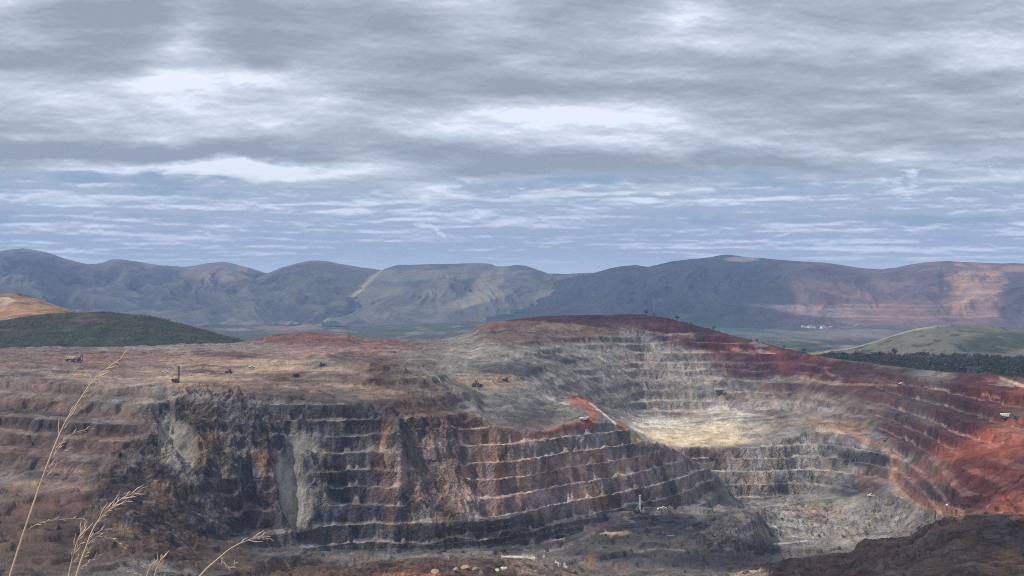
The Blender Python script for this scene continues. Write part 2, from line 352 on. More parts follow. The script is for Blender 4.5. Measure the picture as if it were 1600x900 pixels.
Z += (1 - sst(SEG, .9, 1.0)) * (fbm(TX / 22, TY / 16, 4, 209) * 4.5 + ridged(TX / 12, TY / 12, 4, 211) * 3.2) * sst(TY, 400, 650)
# bench terracing
H = 11.5; ph = (-170.5) % H
q = (Z - ph + 1.6 * fbm(TX / 45, TY / 45, 3, 45) + (0.9 + 3.5 * far) * fbm(TX / 120, TY / 120, 3, 40) + far * 2.0 * fbm(TX / 35, TY / 35, 2, 43)) / H
q = q + .20 * np.sin(q * 2.1 + 1.0)
fq = np.floor(q); fr = q - fq
sl_ = blurr(np.abs(slope), 15); berm = np.clip(1 - sl_ / 1.9 + .14 * fbm(TX / 60, TY / 60, 2, 46), .36 + .06 * far, .86)
tz = (fq + np.clip((fr - berm) / (1 - berm), 0, 1)) * H + ph
tw = sst(steep, .15, .6) * (1 - .8 * rough) * (1 - .7 * rim) * sst(SEG, 3.6, 4.1) * (1 - sst(SEG, 10.9, 11.02))
tw *= 1 - .55 * sst(fbm(TX / 90, TY / 60, 3, 77), .15, .5)
mid = ((SEG > 4.0) & (SEG < 11.0)).astype(float)
tw = np.maximum(tw, .5 * mid * sst(np.abs(slope), .05, .16) * (1 - .8 * rough) * (1 - rim))
tw *= 1 - .6 * crest
tw *= 1 - far * (SEG > 9.8) * (.12 + .75 * sst(fbm(TX / 110, TY / 60, 3, 177), -.25, .25))
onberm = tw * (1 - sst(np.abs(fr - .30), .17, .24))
rw = sst(PXg, 1340, 1420) * sst(SEG, 8.6, 9.2) * (1 - sst(SEG, 10.9, 11.0)) * .92
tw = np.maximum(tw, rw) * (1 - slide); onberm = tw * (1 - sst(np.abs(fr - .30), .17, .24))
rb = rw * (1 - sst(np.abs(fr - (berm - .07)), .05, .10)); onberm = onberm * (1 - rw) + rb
Z = Z * (1 - tw) + tz * tw
# low ledges stepping across the floor
fl = sst(SEG, 2.9, 3.2) * (1 - sst(SEG, 4.9, 5.0)) * sst(PXg, 560, 680) * (1 - rough)
fn = Z + 6.0 * fbm(TX / 55, TY / 34, 3, 161)
H2 = 4.2; q2 = fn / H2; f2 = q2 - np.floor(q2)
Z += fl * .85 * ((np.floor(q2) + np.clip((f2 - .72) / .28, 0, 1)) * H2 - fn + 6.0 * fbm(TX / 55, TY / 34, 3, 161) * .8)
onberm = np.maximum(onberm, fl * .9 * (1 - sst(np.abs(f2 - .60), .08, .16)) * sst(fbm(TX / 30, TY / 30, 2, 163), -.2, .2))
# rubble shed onto the ledges
Z += tw * sst(fbm(TX / 10, TY / 30, 3, 151), .08, .5) * 4.5 * np.exp(-((fr - berm) / .20) ** 2)
# rock texture
Z -= slide * 3.0 * steep
Z += (steep * .9 + .25) * fbm(TX / 7, TY / 9, 3, 51) * 1.1 * (1 - .5 * rim)
Z += (rough * 2.0 + steep * .8) * ridged(TX / 9, TY / 9, 3, 61) * (1 - .6 * rim)
# shrub hill and ochre hill
hillm = sst(SEG, 11.05, 11.3) * (1 - sst(SEG, 12.8, 13.0))
Z += hillm * fbm(TX / 70, TY / 70, 3, 14) * 4 * (1 - np.clip(1 - np.abs(SEG - 12) / .1, 0, 1)) * (1 - np.clip(1 - np.abs(SEG - 13) / .1, 0, 1))
PYf = 450 - Z / TY * FP

# ---- rock colours (what the ground is made of, some sun and shade painted in), placed where each body of rock lies
K = dict(grey=(.195,.185,.178), lgrey=(.27,.26,.25), dgrey=(.085,.083,.088), slate=(.060,.062,.080), brown=(.165,.112,.095), dbrown=(.075,.054,.050),
         plateau=(.29,.225,.19), tan=(.34,.26,.205), ochre=(.27,.16,.075), red=(.15,.045,.04), dred=(.085,.03,.032), purple=(.15,.095,.098), fire=(.35,.112,.068),
         orange=(.40,.17,.115), white=(.62,.59,.52), yellow=(.64,.55,.39), maroon=(.125,.060,.058), haul=(.33,.20,.145), pink=(.36,.22,.19), talus=(.30,.295,.275), blueg=(.165,.17,.185), green=(.06,.08,.045), rust=(.22,.115,.09),
         sand=(.46,.35,.25), dirt=(.145,.10,.08))
wx = 16 * fbm(TX / 60, TZ / 25 + TY / 60, 4, 91); wy = 9 * fbm(TX / 50, TY / 50, 4, 95)
wx2 = 5 * fbm(TX / 14, TY / 14, 2, 97)
PWX = PXg + wx + wx2; PWY = PYf + wy + wx2 * .6
col = np.empty(TZ.shape + (3,), np.float32); col[:] = K['grey']
def paint(c, px, py, rx, ry, rot=0.0, st=1.0, soft=.35, ymin=None, ymax=None):
    c = np.array(K[c] if isinstance(c, str) else c, np.float32)
    R = max(rx, ry) * (1 + soft)
    c0, c1 = np.searchsorted(PX, [px - R - 24, px + R + 24])
    X_, Y_ = PWX[:, c0:c1], PWY[:, c0:c1]
    m_ = (np.abs(X_ - px) < R) & (np.abs(Y_ - py) < R)
    if ymin: m_ &= TY[:, c0:c1] > ymin
    if ymax: m_ &= TY[:, c0:c1] < ymax
    w = ((1 - sst(ell(px, py, rx, ry, rot, X_[m_], Y_[m_]), 1 - soft, 1 + soft)) * st)[:, None].astype(np.float32)
    sub = col[:, c0:c1]; k_ = sub[m_]; sub[m_] = k_ + (c - k_) * w
def stroke(c, pts, wd, st=1.0):
    c = K[c] if isinstance(c, str) else c
    c = np.array(c, np.float32); pa = np.array(pts, float); R = wd * 1.3 + 4
    c0, c1 = np.searchsorted(PX, [pa[:, 0].min() - R, pa[:, 0].max() + R])
    sx = (PXg + wx2 * .35)[:, c0:c1]; sy = (PYf + wy * .12)[:, c0:c1]
    m_ = (sy > pa[:, 1].min() - R) & (sy < pa[:, 1].max() + R); sx = sx[m_]; sy = sy[m_]
    best = np.full(sx.shape, 1e9)
    for (x0, y0), (x1, y1) in zip(pts[:-1], pts[1:]):
        dx, dy = x1 - x0, y1 - y0; t_ = np.clip(((sx - x0) * dx + (sy - y0) * dy) / (dx * dx + dy * dy + 1e-6), 0, 1)
        best = np.minimum(best, np.hypot(sx - x0 - t_ * dx, (sy - y0 - t_ * dy) * 1.0))
    w = ((1 - sst(best, wd * .6, wd * 1.3)) * st)[:, None].astype(np.float32)
    sub = col[:, c0:c1]; k_ = sub[m_]; sub[m_] = k_ + (c - k_) * w
PAINT = [
 # plateau on the left
 ('plateau',250,580,700,42,0,1),('brown',60,555,160,14,0,.5),('tan',330,595,90,10,0,.8),('sand',480,572,130,8,-.05,.85),('sand',350,563,110,4,.03,.8),('sand',300,592,60,6,0,.8),('brown',200,572,160,3,0,.6),('dbrown',330,552,120,3,.02,.5),('brown',420,598,130,4,-.05,.5),('pink',160,560,90,5,0,.5),('tan',420,560,70,6,0,.8),
 ('purple',330,578,32,10,0,.6),('rust',250,560,160,7,0,.45),('pink',520,549,90,9,0,.5),('rust',470,528,100,12,0,.95),('rust',640,536,110,10,0,.75),
 ('blueg',510,567,42,7,-.1,.75),('brown',470,600,80,20,0,.6),('lgrey',110,596,150,12,.1,.5),('lgrey',300,612,70,8,.05,.75),('tan',350,618,40,8,0,.7),
 ('grey',640,562,70,14,0,.7),('tan',380,600,200,4,.02,.4),
 # brown mound
 ((.145,.098,.078),650,615,112,48,.25,1),('dbrown',600,585,70,18,.3,.5),('ochre',578,612,16,12,0,.8),('plateau',560,600,20,40,-.3,.5),('dbrown',720,620,30,30,.5,.4),
 # left slope with benches
 ((.20,.155,.14),60,690,190,95,0,.95),('dbrown',90,672,150,10,.1,.5),('dbrown',70,712,140,8,.1,.4),('dgrey',60,655,130,14,.12,.7),('dgrey',150,620,60,12,.1,.4),('purple',110,700,110,24,0,.55),('rust',180,690,26,14,.3,.5),('dirt',10,690,30,30,0,.6),
 ('tan',75,764,85,10,.03,.75),('tan',105,738,30,7,0,.75),('dgrey',60,745,90,5,0,.4),('dirt',120,820,170,60,0,.9),('brown',40,850,110,60,0,.7),('dbrown',130,845,50,20,.2,.6),
 ('rust',90,790,50,14,0,.35),
 # broken dark cliff
 ((.098,.098,.110),440,740,230,130,0,.97),('dbrown',230,770,80,50,0,.85),('ochre',320,700,22,40,.15,.6),('dbrown',300,650,55,26,0,.8),('ochre',250,770,24,20,0,.4),('brown',420,700,22,40,-.3,.55),
 ('slate',430,670,60,38,.3,.9),('slate',360,790,70,70,.3,.8),('slate',560,740,50,110,0,.75),('slate',500,660,90,26,0,.7),('talus',262,680,15,26,.1,.75),('talus',285,715,22,22,.7,.7),('slate',258,640,18,14,0,.7),
 ('talus',455,715,16,48,.1,.85),('talus',462,780,15,40,-.25,.95),('talus',448,745,9,20,.15,.9),('blueg',490,690,44,26,-.4,.6),('blueg',530,700,60,40,0,.4),('blueg',400,650,40,16,.2,.4),((.16,.165,.175),350,760,60,40,0,.35),('blueg',520,790,22,18,0,.5),('ochre',410,725,14,26,-.3,.6),('dbrown',270,840,80,36,.35,.75),
 ('ochre',195,825,22,8,.4,.7),('brown',230,845,60,18,.2,.6),('dirt',330,870,90,30,.25,.7),('dbrown',330,720,26,30,0,.5),('dbrown',400,800,40,40,.4,.4),
 ('brown',605,700,19,62,.02,.9),('tan',603,690,8,40,.05,.4),('ochre',622,760,14,22,-.1,.45),('brown',620,800,22,60,0,.55),('blueg',620,780,6,20,0,.8),
 ('blueg',655,725,14,48,-.3,.75),('slate',690,760,42,42,.5,.65),('blueg',700,770,16,30,-.6,.6),('slate',690,840,70,18,0,.8),('dgrey',640,850,60,16,0,.6),
 # spur with clean benches; shade on the right of its tip painted dark
 ((.31,.225,.215),850,735,240,66,-.09,.9),((.30,.22,.19),800,715,170,50,-.1,.65),((.23,.165,.165),900,760,120,10,-.1,.5),('rust',720,670,70,18,0,.45),((.17,.165,.17),1010,745,110,18,-.12,.45),('lgrey',1080,765,70,34,.2,.55),('dgrey',1110,755,26,24,.7,.6),
 ('ochre',785,720,10,40,.05,.35),('tan',835,690,10,16,.1,.5),('tan',965,740,14,12,.5,.7),('tan',935,765,22,12,0,.45),('ochre',955,785,30,12,0,.4),('purple',1035,780,30,18,0,.5),
 ('grey',900,690,110,16,-.18,.8),('grey',950,680,60,22,.3,.9),('blueg',985,688,26,16,.4,.5),('blueg',790,630,55,24,.2,.8),('slate',790,618,46,9,0,.8),('slate',830,646,46,8,0,.7),((.20,.20,.21),770,640,60,14,.2,.5),('dgrey',830,655,40,12,0,.5),
 ('slate',1030,822,100,18,.03,1),('purple',900,820,60,10,0,.5),('dgrey',790,835,90,26,0,.85),('slate',760,840,40,18,0,.6),('slate',850,846,30,10,0,.6),('dgrey',960,850,110,22,0,.85),('sand',955,833,28,3.5,.08,.9),
 ('slate',1040,874,110,12,0,.6),((.17,.16,.155),1000,858,110,7,.05,.7),((.19,.165,.15),900,880,60,8,.1,.6),((.16,.12,.11),960,892,80,6,0,.6),('dgrey',1150,850,70,34,0,.9),('slate',1130,872,90,20,0,.7),('ochre',922,872,10,10,0,.6),
 # far wall, grey
 ((.245,.24,.222),880,560,230,80,0,.95),((.26,.25,.23),1050,590,140,50,.05,.8),('brown',850,515,120,24,0,.85),('rust',800,503,70,8,-.05,.7),('dred',960,500,200,12,.05,.95),('tan',870,512,50,8,0,.45),('ochre',930,518,22,8,0,.6),('slate',800,578,55,12,0,.7),('dgrey',880,561,35,5,.05,.9),
 ('purple',1000,515,60,12,0,.6),('blueg',990,530,60,10,0,.5),('tan',760,593,55,7,0,.85),('tan',780,602,50,5,0,.85),('plateau',1000,575,40,24,0,.35),
 ('lgrey',860,545,90,4,0,.5),('lgrey',1010,557,120,5,.02,.5),('lgrey',1000,596,120,4,.02,.45),('dgrey',970,605,130,10,0,.3),('dgrey',1020,640,120,10,0,.35),
 ('dred',1140,532,140,28,.24,1),('red',1230,560,120,26,.24,.9),('dred',1170,578,55,16,.1,.8),('purple',1120,560,40,8,0,.6),('dred',1330,580,90,14,.05,.95),('maroon',1345,587,50,8,0,.8),('pink',1160,546,22,5,.25,.6),('pink',1195,551,12,3,.2,.7),('pink',1305,590,14,4,.5,.8),
 ('maroon',1300,605,130,14,0,.75),('grey',1120,610,70,14,0,.7),('plateau',1230,625,100,16,0,.5),
 # pale terrace; the patch of sun on it is painted in with the pale rock
 ((.40,.38,.34),1130,645,150,16,0,.6,.6),('white',1050,664,75,12,0,.85,.6),('yellow',1085,685,100,15,0,.95,.3),((.60,.53,.40),1130,668,70,9,0,.7,.6),((.42,.36,.28),1140,690,50,5,0,.4),('lgrey',1220,645,95,16,0,.85),('tan',1270,660,70,14,.1,.7),('sand',1300,672,30,8,.4,.8),('white',1150,645,60,8,0,.5),
 ('brown',1130,714,60,11,0,.7),('purple',1200,708,40,18,0,.5),('lgrey',1150,740,60,20,0,.45),('tan',1165,750,22,16,0,.5),
 # inner benches on the right
 ('lgrey',1260,725,110,60,0,.75),('blueg',1320,700,60,18,.2,.7),('slate',1355,716,44,12,.1,.9),('lgrey',1260,760,80,8,0,.5),('lgrey',1200,735,50,14,0,.6),('slate',1330,765,26,10,0,.9),('dgrey',1270,760,60,16,0,.5),('talus',1230,700,60,24,0,.6),('pink',1200,760,20,12,0,.3),
 ('maroon',1360,750,24,26,.2,.7),('talus',1290,815,150,38,0,.95),('lgrey',1330,838,90,18,0,.6),('pink',1270,800,34,12,0,.45),('dgrey',1160,810,60,14,0,.6),('grey',1400,810,50,24,0,.5),
 # right hand red wall
 ('maroon',1430,620,130,28,.18,.85),('slate',1400,648,38,9,.1,.75),('brown',1390,660,80,16,.35,.7),('ochre',1335,668,26,10,.4,.5),('dgrey',1460,630,50,10,.1,.5),('maroon',1450,690,80,28,.35,.95),('dred',1530,620,60,34,.3,.9),('red',1570,610,70,30,.2,.9),
 ('dred',1520,665,60,26,.3,.9),('red',1560,700,90,40,0,.9),('fire',1560,690,70,30,-.4,.85),('orange',1590,668,40,16,-.4,.8),('orange',1490,713,26,10,.1,.85),('fire',1520,715,60,18,.1,.85),('red',1540,760,110,44,0,.95),('fire',1590,790,60,20,0,.7),('rust',1450,745,44,26,.2,.9),
 ('dgrey',1475,772,40,12,.3,.85),('dred',1510,780,50,16,.1,.6),('fire',1570,740,60,8,.05,.35),('fire',1600,620,30,16,0,.5),('rust',1590,640,60,14,0,.4),
 # near dark ground bottom right
 ('dbrown',1520,855,200,52,0,1,.15,None,960),('dbrown',1340,885,190,30,0,1,.3,None,960),('dgrey',1470,860,60,24,.3,.5,.4,None,960),('slate',1580,830,60,20,.1,.5,.4,None,960),('dgrey',1400,885,70,12,.1,.5,.4,None,960),('dirt',1570,880,60,14,0,.5,.4,None,960),
 # near mounds bottom centre
 ('dirt',650,890,260,24,0,1,.2,None,930),('plateau',850,888,60,10,.15,.9,.3,None,930),('brown',720,878,70,8,0,.6,.3,None,930),('orange',640,900,60,5,0,.95,.2,None,930),('talus',560,872,60,6,0,.5),('sand',740,893,50,3,0,.4,.3,None,930),
 ('dbrown',1240,890,50,14,0,.8,.3,None,960),('sand',1170,897,30,5,-.1,.8,.2,None,960),
]
for p_ in PAINT: paint(*p_)
# ground above and behind the rim
behind = sst(SEG, 11.02, 11.06)[..., None]
gcol = np.array(K['green']) * (1 + .5 * fbm(TX / 40, TY / 40, 4, 66))[..., None]
scrub = sst(fbm(TX / 50, TY / 50, 3, 68), .05, .45)[..., None]; gcol = gcol * (1 - .5 * scrub) + np.array((.10, .09, .065)) * .5 * scrub
col = col * (1 - behind) + gcol * behind
hb = sst(SEG, 12.02, 12.06) * (PXg < 420)
och = np.array((.32, .20, .12)) * (1 + .3 * fbm(TX / 60, TY / 30, 3, 71))[..., None]
band = sst(fbm(TX / 200, TZ / 6 + TX / 300, 3, 73), 0, .4)[..., None]
och = och * (1 - .6 * band) + np.array((.16, .085, .07)) * .6 * band
col = col * (1 - hb[..., None]) + och * hb[..., None]
paint((.40,.34,.27), 8, 472, 14, 7, -.3, .9, .2, 2200); paint((.42,.24,.13), 45, 488, 55, 12, 0, .6, .3, 2200); paint((.10,.07,.055), 60, 462, 50, 5, .25, .8, .3, 2400)
paint((.13,.085,.07), 138, 500, 22, 8, .1, .7, .4, 2000)
# roads
for s_ in [('fire',[(828,684),(880,670),(915,661)],3.4,.95),('orange',[(893,626),(917,630),(928,645),(925,656),(916,661)],9,.95),('orange',[(966,662),(975,668)],6,.9),
           ('white',[(922,630),(945,648),(962,663)],1.6,.9),('white',[(985,664),(1000,676),(1010,690)],2.0,.7),('lgrey',[(800,588),(830,615),(865,628),(890,630)],4,.6),('white',[(850,618),(870,628),(888,631)],2,.5),
           ('lgrey',[(660,575),(700,600),(742,640),(770,665)],5,.5),('grey',[(672,578),(708,598),(748,636)],5,.6),
           ('haul',[(1262,656),(1310,668),(1360,690),(1400,712)],4,.9),('haul',[(1400,712),(1397,740),(1410,765),(1440,785),(1500,803)],8,.95),('tan',[(1386,725),(1392,755)],2,.5),('rust',[(1400,720),(1405,750),(1430,780),(1490,800)],6,.6),
           ('pink',[(1535,616),(1562,622)],2,.8),('tan',[(1455,606),(1482,611)],1.8,.6),('tan',[(1250,590),(1300,600),(1400,602)],2,.5),('sand',[(1562,590),(1600,603)],2.5,.7),
           ('lgrey',[(1180,785),(1250,787),(1300,780)],2,.7),('lgrey',[(1200,828),(1215,833)],2,.6),('white',[(1210,850),(1260,845)],1.2,.7),('lgrey',[(1240,870),(1330,850)],2,.5),('lgrey',[(1200,686),(1330,692),(1380,705)],1.6,.6),('lgrey',[(1180,720),(1280,735),(1330,760)],1.6,.55),
           ('white',[(785,869),(830,871),(850,869)],1.8,.95),('lgrey',[(600,873),(700,866),(790,873)],2.2,.6),('lgrey',[(820,870),(880,855),(920,838)],3,.5),('white',[(868,878),(886,886)],1.2,.8),('lgrey',[(1000,862),(1030,857),(1070,860)],1.5,.7),
           ]:
    stroke(*s_)
sw = (slide * .8)[..., None].astype(np.float32); col = col * (1 - sw) + np.array(K['talus'], np.float32) * sw
for k_ in range(46):                                      # scattered spoil, tracks and damp patches on the upper ground
    r9 = np.random.RandomState(900 + k_)
    paint([(.40,.32,.25), (.14,.10,.085), (.30,.20,.17), (.22,.20,.19)][k_ % 4], r9.uniform(-40, 700), r9.uniform(548, 612), r9.uniform(14, 60), r9.uniform(1.2, 4.5), r9.uniform(-.06, .06), r9.uniform(.4, .8), .4)
for k_ in range(40):                                      # patchy rock on the far and right walls
    r9 = np.random.RandomState(1500 + k_)
    paint([(.13,.125,.12), (.34,.32,.29), (.22,.17,.15), (.27,.27,.24)][k_ % 4], r9.uniform(720, 1320), r9.uniform(520, 790), r9.uniform(10, 42), r9.uniform(2, 7), r9.uniform(-.1, .15), r9.uniform(.35, .65), .4, 1420)
# strata, weathering, dust on berms; light on their flat tops painted in
vs = fbm(TX / 5, TZ / 50, 3, 81); vl = fbm(TX / 22, TZ / 60, 3, 83)
hs = fbm(TX / 60, TZ / 10 + TX / 300, 5, 141); hs2 = fbm(TX / 90, TY / 14, 4, 143); lum = 1 + .20 * hs * far * (SEG > 9.5) * (1 - rw) + .4 * hs2 * (1 - steep) * (SEG > 5.5) * (1 - sst(PXg, 1150, 1300)) + .35 * fbm(TX / 26, TY / 26, 5, 147) * (PXg > 900) + steep * (1 - behind[..., 0]) * (.38 * vs + .35 * vl) + .26 * fbm(TX / 24, TY / 20, 5, 85)
col *= np.clip(lum, .35, 1.9)[..., None]
och2 = (sst(fbm(TX / 26, TZ / 20 + TY / 90, 4, 87), .28, .55) * steep * (1 - far) * (1 - behind[..., 0]) * .32)[..., None]
col = col * (1 - och2) + np.array((.24, .15, .09)) * och2
seam = (sst(ridged(TX / 30, TY / 22 + TZ / 14, 3, 89), .55, .8) * rough * .55)[..., None]
col = col * (1 - seam) + np.array((.22, .215, .205)) * seam
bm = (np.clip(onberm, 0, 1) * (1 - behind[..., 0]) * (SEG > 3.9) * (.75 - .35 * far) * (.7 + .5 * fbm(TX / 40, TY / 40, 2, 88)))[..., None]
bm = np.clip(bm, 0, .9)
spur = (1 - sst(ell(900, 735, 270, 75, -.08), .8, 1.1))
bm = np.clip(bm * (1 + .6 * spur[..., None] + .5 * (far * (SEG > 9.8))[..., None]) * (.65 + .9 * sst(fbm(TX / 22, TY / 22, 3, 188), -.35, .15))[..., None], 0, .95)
lit_dust = col * .9 + .21 * np.array((1.0, .9, .84))
col = col * (1 - bm) + lit_dust * bm
grime = (sst(fbm(TX / 18, TY / 11, 4, 145), .18, .4) * .5 * (SEG < 11))[..., None]
col = col * (1 - grime) + col * .55 * grime
lm = col.mean(-1, keepdims=True)
col = np.clip(col * np.array((1.04, .99, .93)) * (.82 * np.clip(lm / .19, .25, 2.0) ** .34), .010, .8)
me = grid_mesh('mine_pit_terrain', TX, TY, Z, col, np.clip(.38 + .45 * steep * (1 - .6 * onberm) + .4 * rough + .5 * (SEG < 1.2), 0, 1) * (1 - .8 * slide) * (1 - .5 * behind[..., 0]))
M_rock = mat_terrain('bench_rock', .06, .55, 1.0, 1.0, .36, .35, True)
terrain = tag(link('mine_pit_terrain', me, M_rock), 'open pit mine ground of grey brown and red rock cut into benches', kind='structure')

PYmin = np.minimum.accumulate(PYf, axis=0)
def hit(px, py, ymin=0):                       # first ground seen at a photo pixel
    c = int(round((px - PX[0]) / 1.35)); c = max(0, min(NC - 1, c))
    ok = np.where((PYf[:, c] <= py) & (TY[:, c] > ymin))[0]
    r = ok[0] if len(ok) else int(np.argmin(np.abs(SEG[:, c] - 11)))
    return Vector((TX[r, c], TY[r, c], Z[r, c]))
def ground_at(px, Yv):
    c = int(round((px - PX[0]) / 1.35)); c = max(0, min(NC - 1, c))
    return float(np.interp(Yv, TY[:, c], Z[:, c]))

# near slope under the viewpoint
u_ = np.linspace(-260, 260, 130); v_ = np.concatenate([np.linspace(-60, 12, 60), np.linspace(13, 330, 90)])
GX, GY = np.meshgrid(u_, v_)
GZ = np.where(GY < 7, -1.75, -1.75 - .275 * (GY - 7)) + .12 * fbm(GX / 3, GY / 3, 3, 5) + sst(GY, 20, 60) * 1.0 * fbm(GX / 12, GY / 12, 3, 6)
gc = np.array((.16, .10, .075)) * (1 + .4 * fbm(GX / 6, GY / 6, 4, 12))[..., None]
tag(link('ground', grid_mesh('ground', GX, GY, GZ, np.clip(gc, .02, .5)), mat_terrain('near_soil', .4, 4, .5, .1)), 'brown soil slope falling away below the viewpoint', kind='structure')

# ------------------------------------------------------------------ valley and far ranges
vy = np.concatenate([np.geomspace(2450, 8000, 420), np.linspace(8100, 11900, 50)])
vpx = np.linspace(-700, 2300, 700)
VX = (vpx[None, :] - 800) / FP * vy[:, None]; VY = vy[:, None] + 0 * VX
VZ = -158 + 26 * fbm(VX / 600, VY / 420, 4, 21) + 11 * ridged(VX / 260, VY / 200, 3, 22)
VZ = VZ - 30 * sst(VY, 2900, 2450)
vp = 450 - VZ / VY * FP; vpxg = vpx[None, :] + 0 * VX
pat = fbm(VX / 260, VY / 420, 5, 24); pat2 = fbm(VX / 130, VY / 420, 4, 27)
vc = np.empty(VX.shape + (3,)); vc[:] = (.06, .075, .055)
def vp_mix(c, w): vc[:] = vc + (np.array(c) - vc) * np.clip(w, 0, 1)[..., None]
vp_mix((.03, .045, .03), sst(pat, .05, .3) * .8)
vp_mix((.20, .17, .15), sst(pat2, .12, .4) * .7)
vp_mix((.30, .22, .20), sst(fbm(VX / 300, VY / 300, 4, 29), .25, .5) * .7)
vp_mix((.05, .09, .07), (1 - sst(np.hypot((vpxg - 1150) / 130, (vp - 512) / 18), .7, 1.1)) * .9)
vp_mix((.24, .20, .19), (1 - sst(np.hypot((vpxg - 1300) / 170, (vp - 522) / 9) + .9 * pat2, .5, 1.1)) * .5)
vp_mix((.26, .17, .16), (1 - sst(np.hypot((vpxg - 450) / 60, (vp - 512) / 9) + .5 * pat2, .5, 1.1)) * .7)
M_far = mat_terrain('far_land', .005, .018, .8, 18.0, .32)
tag(link('valley', grid_mesh('valley', VX, VY, VZ, np.clip(vc, .01, .6)), M_far), 'broad valley floor between the mine and the far range', kind='structure')
pl = 15000
bx = np.linspace(-pl, pl, 40); by = np.linspace(-600, 11900, 40); BX, BY = np.meshgrid(bx, by)
tag(link('terrain', grid_mesh('terrain', BX, BY, -262 + 0 * BX, np.full(BX.shape + (3,), .09)), M_far), 'low ground reaching to the horizon', kind='structure')

def hill_body(name, crest, Yc, pyb, Yb, Yback, label, colf, amp=60, seed=0, nx=760, prof=1.15, x0=None, x1=None, gx=420, gy=1500, edge=0, ny=240):
    a = np.array(crest, float); x0 = a[0, 0] if x0 is None else x0; x1 = a[-1, 0] if x1 is None else x1
    px = np.linspace(x0, x1, nx); cy = np.interp(px, a[:, 0], a[:, 1]); cy = smooth(cy, 9)
    Ycx = Yc + 0 * px; zc = (450 - cy) / FP * Ycx
    zb = (450 - pyb) / FP * Yb - 25
    s = np.linspace(0, 1, ny)[:, None]
    Yg = Yb + (Ycx - Yb) * s; X = (px - 800) / FP * Yg
    e = sst(np.abs(s - 1), 0, .12)
    zz = zb + (zc - zb) * s ** prof
    env = np.sin(np.pi * np.clip(s, 0, 1)) ** .8
    X0 = (px - 800) / FP * Yc + 0 * s
    rg = ridged((X0 + 420 * fbm(X0 / 900, Yg / 900, 3, seed + 4)) / gx, Yg / gy, 4, seed)
    zz = zz + env * (rg * amp + fbm(X / 160, Yg / 160, 4, seed + 9) * amp * .28) + ((1 - e) * fbm(X0 / 90, Yg / 90, 3, seed + 2) * 2.5)
    Yb2 = Yc + (Yback - Yc) * np.linspace(.04, 1, 30)[:, None]
    X2 = (px - 800) / FP * Yb2; z2 = zz[-1] + (zb - 10 - zz[-1]) * (np.linspace(.04, 1, 30)[:, None] ** 1.3)
    XX = np.vstack([X, X2]); YY = np.vstack([Yg + 0 * X, Yb2 + 0 * X2]); ZZ = np.vstack([zz, z2])
    pyy = 450 - ZZ / YY * FP; pxx = px[None, :] + 0 * XX
    S = np.vstack([s + 0 * X, 1 + 0 * X2]); RG = np.vstack([rg, 0 * X2])
    cc = colf(XX, YY, ZZ, pxx, pyy, S, RG)
    return tag(link(name, grid_mesh(name, XX, YY, ZZ, np.clip(cc, .01, .8)), M_far), label, kind='structure')
def base_col(XX, YY, ZZ, c1, c2, c3, s=0):
    n = fbm(XX / 500, YY / 700, 5, 33 + s); n2 = fbm(XX / 170, YY / 260, 4, 36 + s)
    c = np.empty(XX.shape + (3,)); c[:] = c1
    def mx(k, w): c[:] = c + (np.array(k) - c) * np.clip(w, 0, 1)[..., None]
    mx(c2, sst(n, 0, .35)); mx(c3, sst(n2, .1, .4) * .7)
    return c, mx, n, n2
def E(pxx, pyy, px, py, rx, ry, rot=0, nz=0, soft=.3):
    ca, sa = math.cos(rot), math.sin(rot); dx = pxx - px; dy = pyy - py
    return 1 - sst(np.hypot((dx * ca + dy * sa) / rx, (dy * ca - dx * sa) / ry) + nz, 1 - soft, 1 + soft)
GR, FO, GS, BR = (.050, .058, .066), (.018, .026, .034), (.20, .195, .15), (.15, .12, .10)
def col_left(XX, YY, ZZ, px, py, S, RG):
    c, mx, n, n2 = base_col(XX, YY, ZZ, GR, FO, (.12, .12, .10))
    mx(GS, sst(S, .82, .97) * .5 * sst(n2, -.3, .3)); mx(GS, sst(RG, .45, .85) * .35)
    mx((.22, .18, .15), E(px, py, 345, 425, 60, 14, 0, .4 * n2) * .6); mx(FO, E(px, py, 90, 440, 40, 30, .3, .3 * n2) * .8)
    mx((.20, .20, .17), sst(n2, .25, .5) * sst(py, 470, 500) * .6)
    return c
CR_L = [(-400,420),(-200,400),(0,392),(18,390),(35,388),(58,391),(80,396),(100,404),(118,409),(138,413),(160,411),(172,406),(186,405),(205,408),(222,411),(250,415),(290,418),(305,415),(325,411),(350,409),(365,412),(385,418),(415,427),(440,424),(600,430),(760,450)]
hill_body('mountains', CR_L, 8600, 500, 5900, 11500, 'grassy blue grey mountain range along the left of the horizon', col_left, 95, 3)
def col_dome(XX, YY, ZZ, px, py, S, RG):
    c, mx, n, n2 = base_col(XX, YY, ZZ, (.075, .08, .07), FO, (.10, .10, .085), 3)
    mx((.14, .13, .10), sst(S, .85, 1) * .6); mx(GS, E(px, py, 540, 468, 60, 4, -.55, .4 * n2) * .5); return c
hill_body('mountains', [(300,478),(370,452),(415,428),(440,418),(462,412),(480,408),(496,407),(512,408),(530,412),(560,417),(590,421),(640,430),(700,450)], 8000, 500, 6100, 10500,
          'rounded dark mountain near the middle left of the horizon', col_dome, 55, 9)
